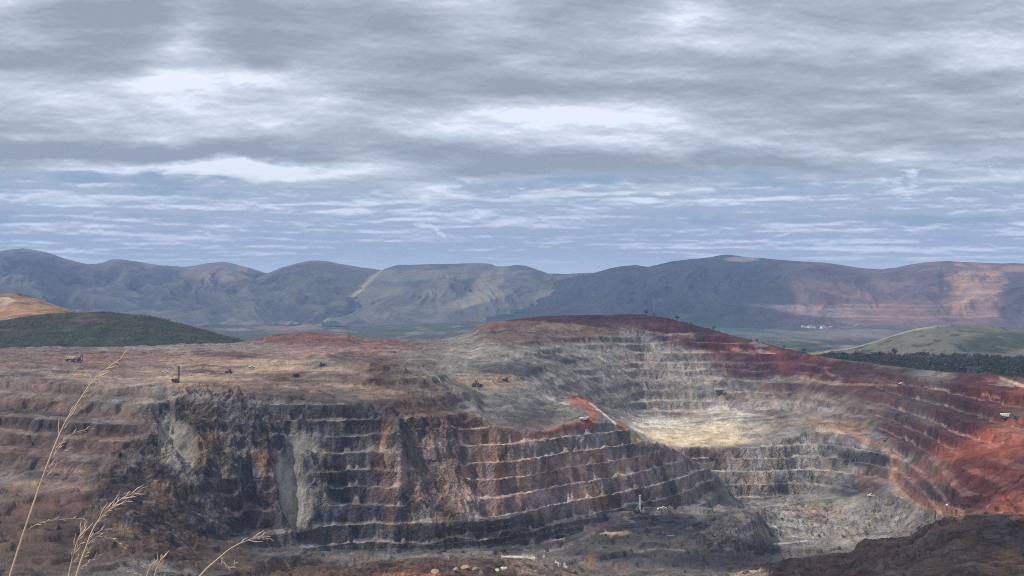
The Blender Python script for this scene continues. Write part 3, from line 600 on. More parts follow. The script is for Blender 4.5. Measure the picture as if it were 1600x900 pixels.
def col_mesa(XX, YY, ZZ, px, py, S, RG):
    c, mx, n, n2 = base_col(XX, YY, ZZ, (.098, .105, .09), (.06, .068, .062), (.16, .158, .125), 6)
    mx(GS, E(px, py, 640, 430, 90, 10, 0, .5 * n) * .5); mx((.28, .26, .19), E(px, py, 552, 462, 62, 3.5, -.73, .5 * n2) * .9)  # pale streak down the left slope is sunlight painted onto the grass
    mx(FO, E(px, py, 720, 448, 26, 12, -.2, .4 * n2) * .7); mx((.25, .22, .18), E(px, py, 765, 440, 40, 16, -.8, .6 * n2) * .6)
    mx((.24, .23, .17), E(px, py, 745, 468, 50, 8, -.25, .6 * n2) * .8); mx(GS, sst(RG, .4, .8) * .3)
    return c
hill_body('mountains', [(480,505),(510,488),(535,470),(560,446),(580,430),(600,420),(622,414),(660,413),(700,412),(740,411),(766,412),(776,416),(792,416),(806,414),(820,415),(838,421),(856,427),(880,428),(930,426),(1000,440)], 7500, 502, 5900, 10000,
          'flat topped grassy mountain in the middle of the range', col_mesa, 60, 14, gx=300)
def col_right(XX, YY, ZZ, px, py, S, RG):
    c, mx, n, n2 = base_col(XX, YY, ZZ, (.030, .042, .052), FO, (.045, .054, .058), 9)
    mx((.125, .09, .088), sst(px, 1150, 1330) * .85); mx((.22, .14, .12), sst(px, 1200, 1350) * sst(n2, 0, .4) * .6)
    bands = sst(fbm(XX / 900, ZZ / 7 + n2, 4, 44), .0, .25)
    mx((.34, .19, .15), E(px, py, 1410, 486, 190, 13, 0, .6 * n) * (.2 + .6 * bands)); mx((.25, .20, .18), E(px, py, 1158, 405, 26, 4) * .9)
    mx((.42, .24, .15), E(px, py, 1524, 458, 36, 44, .30, 1.1 * n2) * (.45 + .5 * bands)); mx((.50, .31, .18), E(px, py, 1510, 444, 20, 24, .2, 1.2 * n2) * (.4 + .5 * bands))
    mx((.20, .14, .13), E(px, py, 1250, 455, 12, 20, -.4, .8 * n2) * .5); mx((.04, .045, .05), E(px, py, 1215, 462, 30, 16, 0, .3 * n2) * .85); mx((.06, .055, .06), E(px, py, 1585, 470, 20, 40, .3, .3 * n2) * .8)
    mx((.04, .045, .05), E(px, py, 1470, 440, 5, 18) * .6); mx((.34, .20, .14), E(px, py, 1590, 420, 30, 5) * .7); mx(FO, E(px, py, 1310, 430, 50, 12, .1, .4 * n) * .4)
    mx((.28, .22, .22), E(px, py, 1270, 486, 80, 6, .1, .6 * n2) * .6)
    return c
hill_body('mountains', [(760,520),(800,500),(840,470),(870,445),(900,432),(930,426),(950,420),(970,416),(995,414),(1012,417),(1030,413),(1050,408),(1080,405),(1110,402),(1128,398),(1140,398),(1160,401),(1200,404),(1240,408),(1290,410),(1320,415),(1350,419),(1375,421),(1400,418),(1425,413),(1450,409),(1480,408),(1540,411),(1600,412),(1750,415),(1950,430),(2100,450)], 7300, 505, 5200, 10500,
          'long dark blue ridge with reddish mined slopes right of centre', col_right, 65, 21, nx=900)
def col_foot(XX, YY, ZZ, px, py, S, RG):
    c, mx, n, n2 = base_col(XX / 3, YY / 3, ZZ, (.135, .13, .09), (.075, .085, .055), (.18, .165, .115), 12)
    mx((.33, .30, .20), (1 - sst(np.abs(S - .965 + .01 * n2), .008, .03)) * (1 - sst(px, 1440, 1500)) * .75); mx((.03, .05, .03), E(px, py, 1560, 535, 60, 14, -.1, .5 * n2) * .8); n3 = fbm(XX / 28, YY / 40, 4, 77); mx((.03, .045, .03), sst(n3, .12, .35) * .8); mx((.19, .17, .12), sst(-n3, .2, .45) * .5); return c
hill_body('hills', [(1220,560),(1300,548),(1340,541),(1375,530),(1400,521),(1430,513),(1460,508),(1490,506),(1520,507),(1550,510),(1600,516),(1700,524),(1900,545)], 2900, 575, 2350, 3600,
          'low pale green hill behind the wooded slope on the right', col_foot, 9, 31, nx=420, gx=120, gy=300)

# haze
hz = bpy.data.meshes.new('haze'); bm_ = bmesh.new(); bmesh.ops.create_cube(bm_, size=1.0); bm_.to_mesh(hz); bm_.free()
haze = link('haze', hz); zlo, zhi = -264, 420
haze.scale = (32000, 13000, zhi - zlo); haze.location = (0, 5500, (zlo + zhi) / 2)
hm = bpy.data.materials.new('haze_air'); hm.use_nodes = True; hm.node_tree.nodes.clear(); t = NT(hm.node_tree)
pv = t.new('ShaderNodeVolumePrincipled'); pv.inputs['Color'].default_value = (.43, .60, 1.0, 1); pv.inputs['Density'].default_value = 6.4e-5
mo = t.new('ShaderNodeOutputMaterial'); t.l.new(pv.outputs[0], mo.inputs['Volume']); hz.materials.append(hm)
tag(haze, 'pale blue air between the viewpoint and the far mountains', 'haze', kind='stuff')
# ------------------------------------------------------------------ object builders
rnd = random.Random(11)
def bm_box(bm, x0, x1, y0, y1, z0, z1, taper=0.0, M=None):
    vs = [bm.verts.new(v) for v in ((x0,y0,z0),(x1,y0,z0),(x1,y1,z0),(x0,y1,z0),(x0+taper,y0+taper,z1),(x1-taper,y0+taper,z1),(x1-taper,y1-taper,z1),(x0+taper,y1-taper,z1))]
    for f in ((0,3,2,1),(4,5,6,7),(0,1,5,4),(1,2,6,5),(2,3,7,6),(3,0,4,7)): bm.faces.new([vs[i] for i in f])
    if M is not None: bmesh.ops.transform(bm, matrix=M, verts=vs)
    return vs
def bm_cyl(bm, p0, p1, r0, r1=None, n=14):
    p0, p1 = Vector(p0), Vector(p1); r1 = r0 if r1 is None else r1
    r = bmesh.ops.create_cone(bm, cap_ends=True, segments=n, radius1=r0, radius2=r1, depth=(p1 - p0).length)
    M = Matrix.Translation((p0 + p1) / 2) @ (p1 - p0).to_track_quat('Z', 'Y').to_matrix().to_4x4()
    bmesh.ops.transform(bm, matrix=M, verts=r['verts']); return r['verts']
def bm_prism(bm, prof, y0, y1):                # profile in x,z extruded along y
    a = [bm.verts.new((x, y0, z)) for x, z in prof]; b = [bm.verts.new((x, y1, z)) for x, z in prof]
    n = len(prof)
    for i in range(n): bm.faces.new((a[i], a[(i + 1) % n], b[(i + 1) % n], b[i]))
    bm.faces.new(a[::-1]); bm.faces.new(b)
def bm_beam(bm, p0, p1, w, h):                 # rectangular beam
    p0, p1 = Vector(p0), Vector(p1); d = p1 - p0; L = d.length
    M = Matrix.Translation(p0) @ d.to_track_quat('X', 'Z').to_matrix().to_4x4()
    bm_box(bm, 0, L, -w / 2, w / 2, -h / 2, h / 2, 0, M)
def mk(name, fn, mat, parent, bevel=0.0):
    bm = bmesh.new(); fn(bm)
    if bevel:
        bmesh.ops.bevel(bm, geom=[e for e in bm.edges], offset=bevel, segments=1, affect='EDGES', clamp_overlap=True)
    bmesh.ops.recalc_face_normals(bm, faces=bm.faces)
    me = bpy.data.meshes.new(name); bm.to_mesh(me); bm.free()
    return link(name, me, mat, parent)

PT = {k: mat_plain('paint_' + k, c, r) for k, c, r in (('dark', (.035, .03, .03), .6), ('white', (.80, .79, .76), .45), ('cream', (.62, .53, .36), .6), ('yellow', (.55, .34, .06), .5),
      ('tyre', (.02, .02, .02), .9), ('glass', (.03, .04, .05), .15), ('steel', (.12, .11, .11), .5), ('brown', (.07, .04, .035), .7), ('grey', (.30, .29, .28), .6), ('red', (.35, .06, .04), .5), ('navy', (.04, .05, .09), .5))}

def haul_truck(label, body, cab, group=None):  # about 10 m long, +x forward
    r = root('haul_truck', (0, 0, 0), 0, label, 'haul truck', group)
    mk('chassis', lambda b: (bm_box(b, -4.6, 4.6, -1.1, 1.1, 1.2, 2.0), bm_box(b, 3.2, 5.0, -2.3, 2.3, 1.3, 2.6)), PT['dark'], r, .06)
    mk('dump_body', lambda b: (bm_prism(b, [(-5.2, 3.4), (-3.6, 2.3), (2.0, 2.1), (2.7, 4.6), (5.0, 5.0), (5.0, 5.25), (2.3, 5.1), (-5.4, 4.7)], -2.5, 2.5),
       [bm_box(b, x, x + .25, -2.62, 2.62, 2.6, 4.6) for x in (-3.8, -2.2, -.6, 1.0)]), PT[body], r)
    mk('cab', lambda b: (bm_box(b, 2.9, 4.5, .4, 2.3, 2.6, 4.4, .12), bm_box(b, 2.8, 5.2, -2.4, 2.4, 2.5, 2.7)), PT[cab], r, .05)
    mk('windscreen', lambda b: bm_box(b, 4.36, 4.46, .6, 2.1, 3.3, 4.2), PT['glass'], r)
    mk('radiator', lambda b: bm_box(b, 4.6, 5.15, -1.0, 1.0, 1.2, 2.9), PT['steel'], r, .05)
    for x, ys in ((3.2, (-2.2, 2.2)), (-2.6, (-2.0, 2.0))):
        for y in ys:
            w = mk('wheel', lambda b: bm_cyl(b, (x, y - .55, 1.35), (x, y + .55, 1.35), 1.35, n=20), PT['tyre'], r, .1)
            mk('rim', lambda b: bm_cyl(b, (x, y - .58, 1.35), (x, y + .58, 1.35), .6), PT['yellow'], w)
    for y in (-1.5, 1.5): mk('headlight', lambda b: bm_box(b, 5.0, 5.08, y - .2, y + .2, 1.9, 2.15), PT['white'], r)
    return r
def excavator(label, body='dark', group=None, reach=1.0):
    r = root('excavator', (0, 0, 0), 0, label, 'excavator', group)
    for y in (-1.5, 1.5):
        mk('track', lambda b: bm_prism(b, [(-2.6, .25), (-2.2, 0), (2.2, 0), (2.6, .25), (2.75, .7), (2.3, 1.15), (-2.3, 1.15), (-2.75, .7)], y - .4, y + .4), PT['dark'], r, .05)
    mk('body', lambda b: (bm_cyl(b, (0, 0, 1.0), (0, 0, 1.5), 1.1, n=18), bm_box(b, -3.0, 1.9, -1.6, 1.6, 1.45, 2.9, .1), bm_box(b, -3.2, -2.0, -1.6, 1.6, 1.5, 3.2, .1)), PT[body], r, .05)
    c = mk('cab', lambda b: bm_box(b, .6, 2.2, .5, 1.6, 2.0, 4.0, .1), PT[body], r, .05)
    mk('window', lambda b: bm_box(b, .8, 2.19, .62, 1.62, 2.9, 3.7), PT['glass'], c)
    mk('boom', lambda b: (bm_beam(b, (1.6, -.2, 2.4), (4.4 * reach, -.2, 6.3), .5, .8), bm_beam(b, (4.3 * reach, -.2, 6.35), (7.4 * reach, -.2, 5.4), .5, .65)), PT[body], r)
    mk('arm', lambda b: bm_beam(b, (7.3 * reach, -.2, 5.7), (6.6 * reach, -.2, 2.2), .4, .55), PT[body], r)
    mk('bucket', lambda b: bm_prism(b, [(6.9 * reach, 2.3), (6.0 * reach, 2.4), (5.4 * reach, 1.5), (5.6 * reach, .6), (6.5 * reach, .5), (7.0 * reach, 1.0)], -.9, .5), PT['steel'], r)
    mk('hydraulic_ram', lambda b: bm_cyl(b, (2.0, -.2, 2.0), (3.9 * reach, -.2, 5.2), .16), PT['steel'], r)
    return r
def drill_rig(label, col, mastc, mast=14.0):
    r = root('drill_rig', (0, 0, 0), 0, label, 'drill rig')
    for y in (-1.6, 1.6):
        mk('track', lambda b: bm_prism(b, [(-3.0, .25), (-2.5, 0), (2.5, 0), (3.0, .25), (3.1, .7), (2.6, 1.2), (-2.6, 1.2), (-3.1, .7)], y - .4, y + .4), PT['dark'], r, .05)
    mk('deck', lambda b: (bm_box(b, -3.6, 2.6, -1.9, 1.9, 1.3, 1.7), bm_box(b, -3.4, -.2, -1.6, 1.6, 1.7, 3.4, .08)), PT[col], r, .05)
    c = mk('cab', lambda b: bm_box(b, .4, 2.2, -1.8, -.3, 1.7, 3.7, .08), PT[col], r, .04)
    mk('window', lambda b: bm_box(b, .6, 2.0, -1.84, -.5, 2.6, 3.4), PT['glass'], c)
    def mast_f(b):
        for sx in (1.9, 3.1):
            for sy in (.1, 1.3): bm_beam(b, (sx, sy, .3), (sx, sy, mast), .18, .18)
        n = int(mast / 1.4)
        for i in range(n):
            z0, z1 = .5 + i * (mast - .8) / n, .5 + (i + 1) * (mast - .8) / n
            a, c_ = (1.9, 3.1) if i % 2 else (3.1, 1.9)
            for sy in (.1, 1.3): bm_beam(b, (a, sy, z0), (c_, sy, z1), .14, .14)
            for sx in (1.9, 3.1): bm_beam(b, (sx, .1, z0), (sx, 1.3, z0), .12, .12)
        bm_box(b, 1.7, 3.3, -.1, 1.5, mast - .3, mast + .3)
    mk('mast', mast_f, PT[mastc], r)
    mk('drill_pipe', lambda b: bm_cyl(b, (2.5, .7, .1), (2.5, .7, mast - .4), .2), PT[mastc], r)
    mk('brace', lambda b: bm_beam(b, (-1.0, .7, 3.3), (2.0, .7, mast * .55), .2, .2), PT[mastc], r)
    return r
def pickup(label, group=None):
    r = root('pickup_truck', (0, 0, 0), 0, label, 'pickup', group)
    b_ = mk('body', lambda b: bm_prism(b, [(-2.6, .5), (2.6, .5), (2.65, 1.0), (1.5, 1.15), (.75, 1.85), (-.6, 1.88), (-.9, 1.15), (-2.65, 1.15)], -.9, .9), PT['white'], r, .05)
    mk('window', lambda b: bm_prism(b, [(1.3, 1.2), (.7, 1.74), (-.5, 1.76), (-.7, 1.2)], -.92, .92), PT['glass'], r)
    mk('bumper', lambda b: bm_box(b, 2.5, 2.75, -.85, .85, .4, .65), PT['steel'], r)
    for x in (-1.7, 1.7):
        for y in (-.85, .85): mk('wheel', lambda b: bm_cyl(b, (x, y - .14, .4), (x, y + .14, .4), .4), PT['tyre'], r)
    return r
def bulldozer(label, body='dark', group=None):
    r = root('bulldozer', (0, 0, 0), 0, label, 'bulldozer', group)
    for y in (-1.2, 1.2):
        mk('track', lambda b: bm_prism(b, [(-2.4, .4), (-1.9, 0), (1.8, 0), (2.2, .4), (1.8, 1.1), (-1.2, 1.35), (-2.2, 1.0)], y - .3, y + .3), PT['dark'], r, .04)
    mk('hood', lambda b: bm_box(b, -.3, 2.1, -.75, .75, .9, 2.2, .08), PT[body], r, .05)
    c = mk('cab', lambda b: bm_box(b, -1.7, -.3, -.9, .9, .9, 3.2, .12), PT[body], r, .05)
    mk('window', lambda b: bm_box(b, -1.55, -.45, -.92, .92, 2.1, 2.9), PT['glass'], c)
    mk('blade', lambda b: bm_prism(b, [(2.9, .1), (3.2, .1), (3.0, .8), (3.15, 1.6), (2.95, 1.6), (2.75, .8)], -2.0, 2.0), PT['steel'], r)
    for y in (-1.65, 1.65): mk('push_arm', lambda b: bm_beam(b, (-.5, y, .5), (2.9, y, .5), .18, .25), PT[body], r)
    return r
def put(o, px, py, rz=0, s=1.0, dy=0.0):
    h = hit(px, py); o.location = (h.x, h.y + 1.5 + dy, h.z - .1); o.rotation_euler = (0, 0, math.radians(rz)); o.scale = (s, s, s); return o

put(haul_truck('pale cream haul truck waiting beside the dark excavator on the far left plateau', 'cream', 'cream'), 109, 566, 180, 1.05)
put(excavator('dark excavator with raised boom beside the cream haul truck on the far left plateau', 'brown', None, .7), 119, 566, 60, 1.15, 8)
put(drill_rig('tall dark drill rig standing near the edge of the left plateau above the cliff', 'brown', 'brown', 14), 274, 599, 0, .92)
put(drill_rig('pale masted drill rig on the flat bench at the foot of the terraced spur', 'dark', 'white', 15.5), 996, 803, 10, .95)
put(haul_truck('dark haul truck with a white front crossing the grey far wall', 'dark', 'white'), 1125, 617, -6, 1.15)
put(haul_truck('small white cabbed haul truck at the bend of the orange ramp', 'white', 'red'), 914, 663, 20, .75)
put(haul_truck('white bodied haul truck on the red bench at the far right edge', 'white', 'navy'), 1574, 657, -8, 1.0)
put(excavator('dark excavator beside the white haul truck at the far right edge', 'dark'), 1588, 656, 165, .8)
put(excavator('dark excavator reaching up below the yellow edge of the pale terrace', 'dark'), 1114, 720, 10, 1.1)
put(excavator('dark digger on the left of two machines on the tan terrace beside the brown mound', 'dark', None, .8), 741, 605, 80, .95)
put(excavator('dark digger on the right of two machines on the tan terrace beside the brown mound', 'dark', None, .7), 749, 605, 130, 1.0)
put(bulldozer('small dark bulldozer working near the slate face above the tan terrace'), 790, 596, 190, 1.3)
put(bulldozer('dark bulldozer on the blue grey ground of the upper left plateau', 'navy'), 503, 573, 20, 1.3)
put(bulldozer('small dark bulldozer beside the pale heaps in the middle of the left plateau'), 357, 583, 150, 1.1)
put(haul_truck('small dark haul truck with a white rear at the edge of the sandy plateau', 'dark', 'white'), 463, 590, 70, .62)
put(excavator('navy excavator in the dark hollow of the inner right benches', 'navy'), 1334, 721, 40, .8)
put(excavator('small dark excavator beside the haul road on the right wall', 'dark', None, .8), 1384, 691, 20, .6)
pk = pickup('white pickup parked on the left plateau just left of the tall dark drill rig')
put(pk, 258, 583, 5, 1.2)
for px, py, rz, sc_, lab in ((393, 577, 10, 1.35, 'white pickup driving on the left plateau to the right of the tall dark drill rig'),
                             (1036, 797, 0, 1.15, 'white pickup parked on the bench to the right of the pale masted drill rig'),
                             (1028, 797, 90, .8, 'small white pickup seen end on between the drill rig and the larger pickup'),
                             (1362, 777, 0, 1.45, 'bright white pickup alone on the grey floor beside the broken rubble'),
                             (1480, 791, 80, .9, 'small white pickup on the haul road below the red slope'),
                             (1409, 601, 20, 1.2, 'pale pickup at the foot of the dark purple bench on the right')):
    o = dup(pk, (0, 0, 0), 0, lab); put(o, px, py, rz, sc_)

# pale boulders on the near mound
def boulder(px, py, s, mat, label, seed):
    r_ = random.Random(seed); bm = bmesh.new(); bmesh.ops.create_icosphere(bm, subdivisions=3, radius=1)
    for v in bm.verts:
        n = v.co.normalized(); k = 1
        for j in range(5):
            d = Vector((math.sin(j * 2.1 + seed), math.cos(j * 3.3 + seed), math.sin(j * 1.3 + seed * .7))).normalized()
            k = min(k, .72 / max(n.dot(d), .01) if n.dot(d) > .72 else k)
        v.co = Vector((n.x * 1.3, n.y * .9, n.z * .7)) * k * (1 + r_.uniform(-.04, .04))
    me = bpy.data.meshes.new('boulder'); bm.to_mesh(me); bm.free()
    o = link('boulder', me, mat); h = hit(px, py); o.location = h + Vector((0, 0, s * .2)); o.scale = (s, s, s); o.rotation_euler = (0, 0, seed)
    return tag(o, label, 'boulder', 'pale boulders on the near mound')
MB = mat_plain('pale_stone', (.62, .58, .50), .9, 0, .2, 1.5); MB2 = mat_plain('dun_stone', (.33, .27, .17), .9, 0, .25, 1.5)
boulder(787, 895, 1.7, MB, 'whitish boulder on the near brown mound, brightest of the rocks', 1)
boulder(777, 893, 1.1, MB, 'smaller whitish boulder just left of the brightest boulder', 2)
for i, (px, py, s, lab) in enumerate(((712, 893, 1.5, 'flat dun boulder at the left end of the row on the near mound'), (728, 892, 1.9, 'second dun boulder from the left in the row on the near mound'),
        (744, 892, 1.7, 'dun boulder in the middle of the row on the near mound'), (680, 897, 2.3, 'tan blocky boulder apart from the row on the near mound'))):
    boulder(px, py, s, MB2, lab, i + 5)

# ------------------------------------------------------------------ vegetation
def mat_leaf(name, c1, c2):
    m = bpy.data.materials.new(name); m.use_nodes = True; t = NT(m.node_tree); bs = t.n['Principled BSDF']; bs.inputs['Roughness'].default_value = .8
    bs.inputs['Specular IOR Level'].default_value = .2
    pos = t.new('ShaderNodeNewGeometry').outputs['Position']
    t.l.new(t.mix(t.sm(t.noise(pos, .06, 6, .7), .36, .64), (*c1, 1), (*c2, 1)), bs.inputs['Base Color']); return m
M_leaf = mat_leaf('leaves', (.04, .06, .032), (.125, .15, .075)); M_leafd = mat_leaf('dark_leaves', (.022, .032, .022), (.05, .065, .035)); M_bark = mat_plain('bark', (.10, .075, .055), .9)
def leaf_arrays(rs, centre, rad, n, size):     # leaf clumps through an uneven crown
    lob = rs.normal(0, 1, (5, 3)); lob /= np.linalg.norm(lob, axis=1)[:, None]; lob *= rad * np.array((.55, .55, .4))
    c = lob[rs.randint(0, 5, n)] + rs.normal(0, 1, (n, 3)) * rad * np.array((.30, .30, .26))
    c = centre + c
    a = rs.normal(0, 1, (n, 3)); a /= np.linalg.norm(a, axis=1)[:, None]; b = np.cross(a, rs.normal(0, 1, (n, 3))); b /= np.linalg.norm(b, axis=1)[:, None]
    sz = size * rs.uniform(.6, 1.3, (n, 1))
    return np.stack([c - a * sz, c - b * sz * .7, c + a * sz, c + b * sz * .7], 1)
def quads_mesh(name, Q):
    me = bpy.data.meshes.new(name); nq = len(Q)
    me.vertices.add(nq * 4); me.vertices.foreach_set('co', Q.reshape(-1).astype(np.float32))
    me.loops.add(nq * 4); me.loops.foreach_set('vertex_index', np.arange(nq * 4, dtype=np.int32))
    me.polygons.add(nq); me.polygons.foreach_set('loop_start', np.arange(0, nq * 4, 4, dtype=np.int32)); me.update(calc_edges=True); return me
def tree_mesh(seed, h):
    rs = np.random.RandomState(seed)
    crown = quads_mesh('crown', leaf_arrays(rs, np.array((0, 0, h * .62)), np.array((h * .42, h * .42, h * .36)), 420, h * .045))
    bm = bmesh.new(); bm_cyl(bm, (0, 0, -.6), (.1, 0, h * .5), h * .035, h * .018, 7)
    for k in range(4):
        a = k * 1.7 + seed; bm_cyl(bm, (.06, 0, h * (.25 + .07 * k)), (math.cos(a) * h * .25, math.sin(a) * h * .25, h * (.5 + .06 * k)), h * .014, h * .006, 5)
    tr = bpy.data.meshes.new('trunk'); bm.to_mesh(tr); bm.free(); tr.materials.append(M_bark); crown.materials.append(M_leafd if seed % 2 else M_leaf); return tr, crown
TM = [tree_mesh(s_, 6.0) for s_ in (1, 2, 3, 4)]
def tree(px, py, h, label, i, cat='tree', name='small_tree', group=None, Yv=None):
    if Yv is None: p = hit(px, py, 1400)
    else: p = Vector(((px - 800) / FP * Yv, Yv, ground_at(px, Yv)))
    r = root(name, p, rnd.uniform(0, 6), label, cat, group); r.scale = (h / 6,) * 3
    tr, cr = TM[i % 4]; link('trunk', tr, None, r); link('crown', cr, None, r); return r
def rimY(px): return float(np.interp(px, PX, fy[11]))
RIM = [(1010,8.5,'tall dark tree at the top of the red rim where the scrub begins'),(1022,7,'rounded dark tree just right of the tallest tree on the red rim'),(1058,8,'upright dark tree standing above the low scrub of the red rim'),
       (1115,8.5,'lone umbrella shaped tree standing clear of the red rim'),(1183,5,'small rounded tree on the middle of the sloping red rim'),(1226,6.5,'dark tree on the lower part of the sloping red rim'),(1256,8,'dark tree near the lower end of the red rim before the woodland')]
for i, (px, h, lab) in enumerate(RIM): tree(px, 0, h, lab, i, 'tree', 'small_tree', 'trees along the red rim', rimY(px) + 1)
tree(903, 500, 8, 'single dark tree on the pale brown top of the grey far wall', 1)
for i, (px, Yo, h, lab) in enumerate(((1398, 2118, 13, 'pointed dark tree rising above the wooded slope'), (1318, 2080, 9, 'small dark tree at the left end of the wooded slope'),
        (1374, 2110, 9, 'round dark tree just left of the pointed tree on the wooded slope'), (1440, 2100, 8, 'broad dark tree right of the pointed tree on the wooded slope'))):
    tree(px, 0, h, lab, i, Yv=Yo)
def scatter(name, label, mat, n, test, hr, seed, leaves=46):
    rs = np.random.RandomState(seed); Q = []; k = 0; tries = 0
    while k < n and tries < n * 8:
        tries += 1; px, Yv, ok = test(rs)
        if not ok: continue
        z = ground_at(px, Yv); h = rs.uniform(*hr) * (.75 + .6 * float(gn(np.array([px / 23.]), np.array([Yv / 40.]), 6)[0])); h = max(h, 1.0); k += 1
        Q.append(leaf_arrays(rs, np.array(((px - 800) / FP * Yv, Yv, z + h * .4)), np.array((h * .6, h * .6, h * .45)), leaves, h * .12))
    return tag(link(name, quads_mesh(name, np.concatenate(Q)), mat), label, kind='stuff')
def on_left(rs):
    px = rs.uniform(-120, 392); a = float(np.interp(px, PX, fy[11])); b = float(np.interp(px, PX, fy[12])); Yv = rs.uniform(a + 3, b + 6)
    d = gn(np.array([px / 38.]), np.array([Yv / 60.]), 3)[0]
    if abs(px - 138) < 20 and Yv > 2080: return px, Yv, False
    return px, Yv, d > -.30 or rs.rand() < .15
scatter('shrubs', 'dark green shrubs covering the hill at the left of the mine', M_leaf, 5200, on_left, (1.6, 4.2), 5, 30)
def on_rim(rs):
    px = 1004 + 290 * rs.rand() ** 1.0; Yv = rimY(px) + rs.uniform(-1.5, 7)
    d = gn(np.array([px / 17.]), np.array([.3]), 9)[0]
    return px, Yv, (d > -.15) or px > 1200
scatter('rim_scrub', 'low dark scrub growing along the crest of the red rim', M_leafd, 420, on_rim, (1.4, 3.4), 9, 30)
def on_right(rs):
    px = rs.uniform(1268, 1800); a = float(np.interp(px, PX, fy[11])); b = float(np.interp(px, PX, fy[12])); Yv = rs.uniform(a + 4, b + 10)
    return px, Yv, rs.rand() < (sst(px, 1262, 1330) + .1) and gn(np.array([px / 30.]), np.array([Yv / 45.]), 8)[0] > -.28
scatter('woodland', 'dark woodland belt behind the red rim on the right', M_leafd, 3000, on_right, (2.5, 9.5), 6, 42)
# far settlement and scattered sheds in the valley
def far_house(px, Yv, w, d, h, zz, label, group):
    x = (px - 800) / FP * Yv
    r = root('far_house', (x, Yv, zz), rnd.uniform(-.3, .3), label, 'building', group)
    mk('wall', lambda b: bm_box(b, -w/2, w/2, -d/2, d/2, 0, h), PT['white'], r)
    mk('roof', lambda b: bm_prism(b, [(-w/2-.6, h), (w/2+.6, h), (0, h + h * .45)], -d/2-.6, d/2+.6), PT['grey'], r)
    mk('door', lambda b: bm_box(b, -1.2, 1.2, -d/2-.1, -d/2+.1, 0, 3), PT['dark'], r)
vzi = lambda px, Yv: float(VZ[int(np.argmin(np.abs(vy - Yv))), int(np.argmin(np.abs(vpx - px)))])
for i, (px, py, w) in enumerate(((1318,513,46),(1330,512,30),(1342,514,34),(1352,513,24),(1300,515,20),(1287,516,22),(1268,516,26),(1256,515,18),(1148,503,14))):
    Yv = 158 / ((py - 450) / FP) * .98
    far_house(px, Yv, w, 18, 8, vzi(px, Yv), ['widest white shed of the far valley settlement','pale building right of the widest white shed in the far settlement','pale building second from the right end of the far settlement','pale building at the right end of the far settlement','small pale building left of the widest white shed','small pale building second left of the widest white shed','low pale building near the left end of the far settlement','small pale building at the left end of the far settlement','lone white building on the teal slope behind the red rim'][i], 'far valley settlement')
for i, (px, py, w, lab) in enumerate(((610,503,24,'brightest white building below the flat topped mountain'),(597,503,16,'small white building left of the brightest one below the flat topped mountain'),(573,504,12,'small white building farthest left below the flat topped mountain'),(646,503,14,'small white building right of the brightest one below the flat topped mountain'))):
    Yv = 158 / ((py - 450) / FP) * .98
    far_house(px, Yv, w, 14, 7, vzi(px, Yv), lab, 'white buildings below the flat topped mountain')

# ------------------------------------------------------------------ dry grass close to the viewpoint
M_straw = mat_plain('straw', (.60, .47, .34), .7, 0, .2, 20); M_straw2 = mat_plain('seed_straw', (.54, .42, .33), .8, 0, .25, 30)
def tube(pts, radii, n=6):
    bm = bmesh.new(); add_tube(bm, pts, radii, n); return bm
def crv(pts, k=8):                             # smooth curve through points
    pts = [Vector(p) for p in pts]; out = []
    for i in range(len(pts) - 1):
        p0 = pts[max(i - 1, 0)]; p1 = pts[i]; p2 = pts[i + 1]; p3 = pts[min(i + 2, len(pts) - 1)]
        for j in range(k):
            s = j / k; out.append(.5 * ((2 * p1) + (p2 - p0) * s + (2 * p0 - 5 * p1 + 4 * p2 - p3) * s * s + (3 * p1 - p0 - 3 * p2 + p3) * s ** 3))
    out.append(pts[-1]); return out
def add_tube(bm, pts, radii, n=6):
    rings = []
    for i, p in enumerate(pts):
        d = (pts[min(i + 1, len(pts) - 1)] - pts[max(i - 1, 0)]).normalized(); q = d.to_track_quat('Z', 'Y')
        rings.append([bm.verts.new(p + q @ Vector((math.cos(2 * math.pi * j / n) * radii[i], math.sin(2 * math.pi * j / n) * radii[i], 0))) for j in range(n)])
    for a, b in zip(rings[:-1], rings[1:]):
        for j in range(n): bm.faces.new((a[j], a[(j + 1) % n], b[(j + 1) % n], b[j]))
    bm.faces.new(rings[0][::-1]); bm.faces.new(rings[-1])
def near_z(x, y):
    j = int(np.argmin(np.abs(v_ - y))); i = int(np.argmin(np.abs(u_ - x))); return float(GZ[j, i])
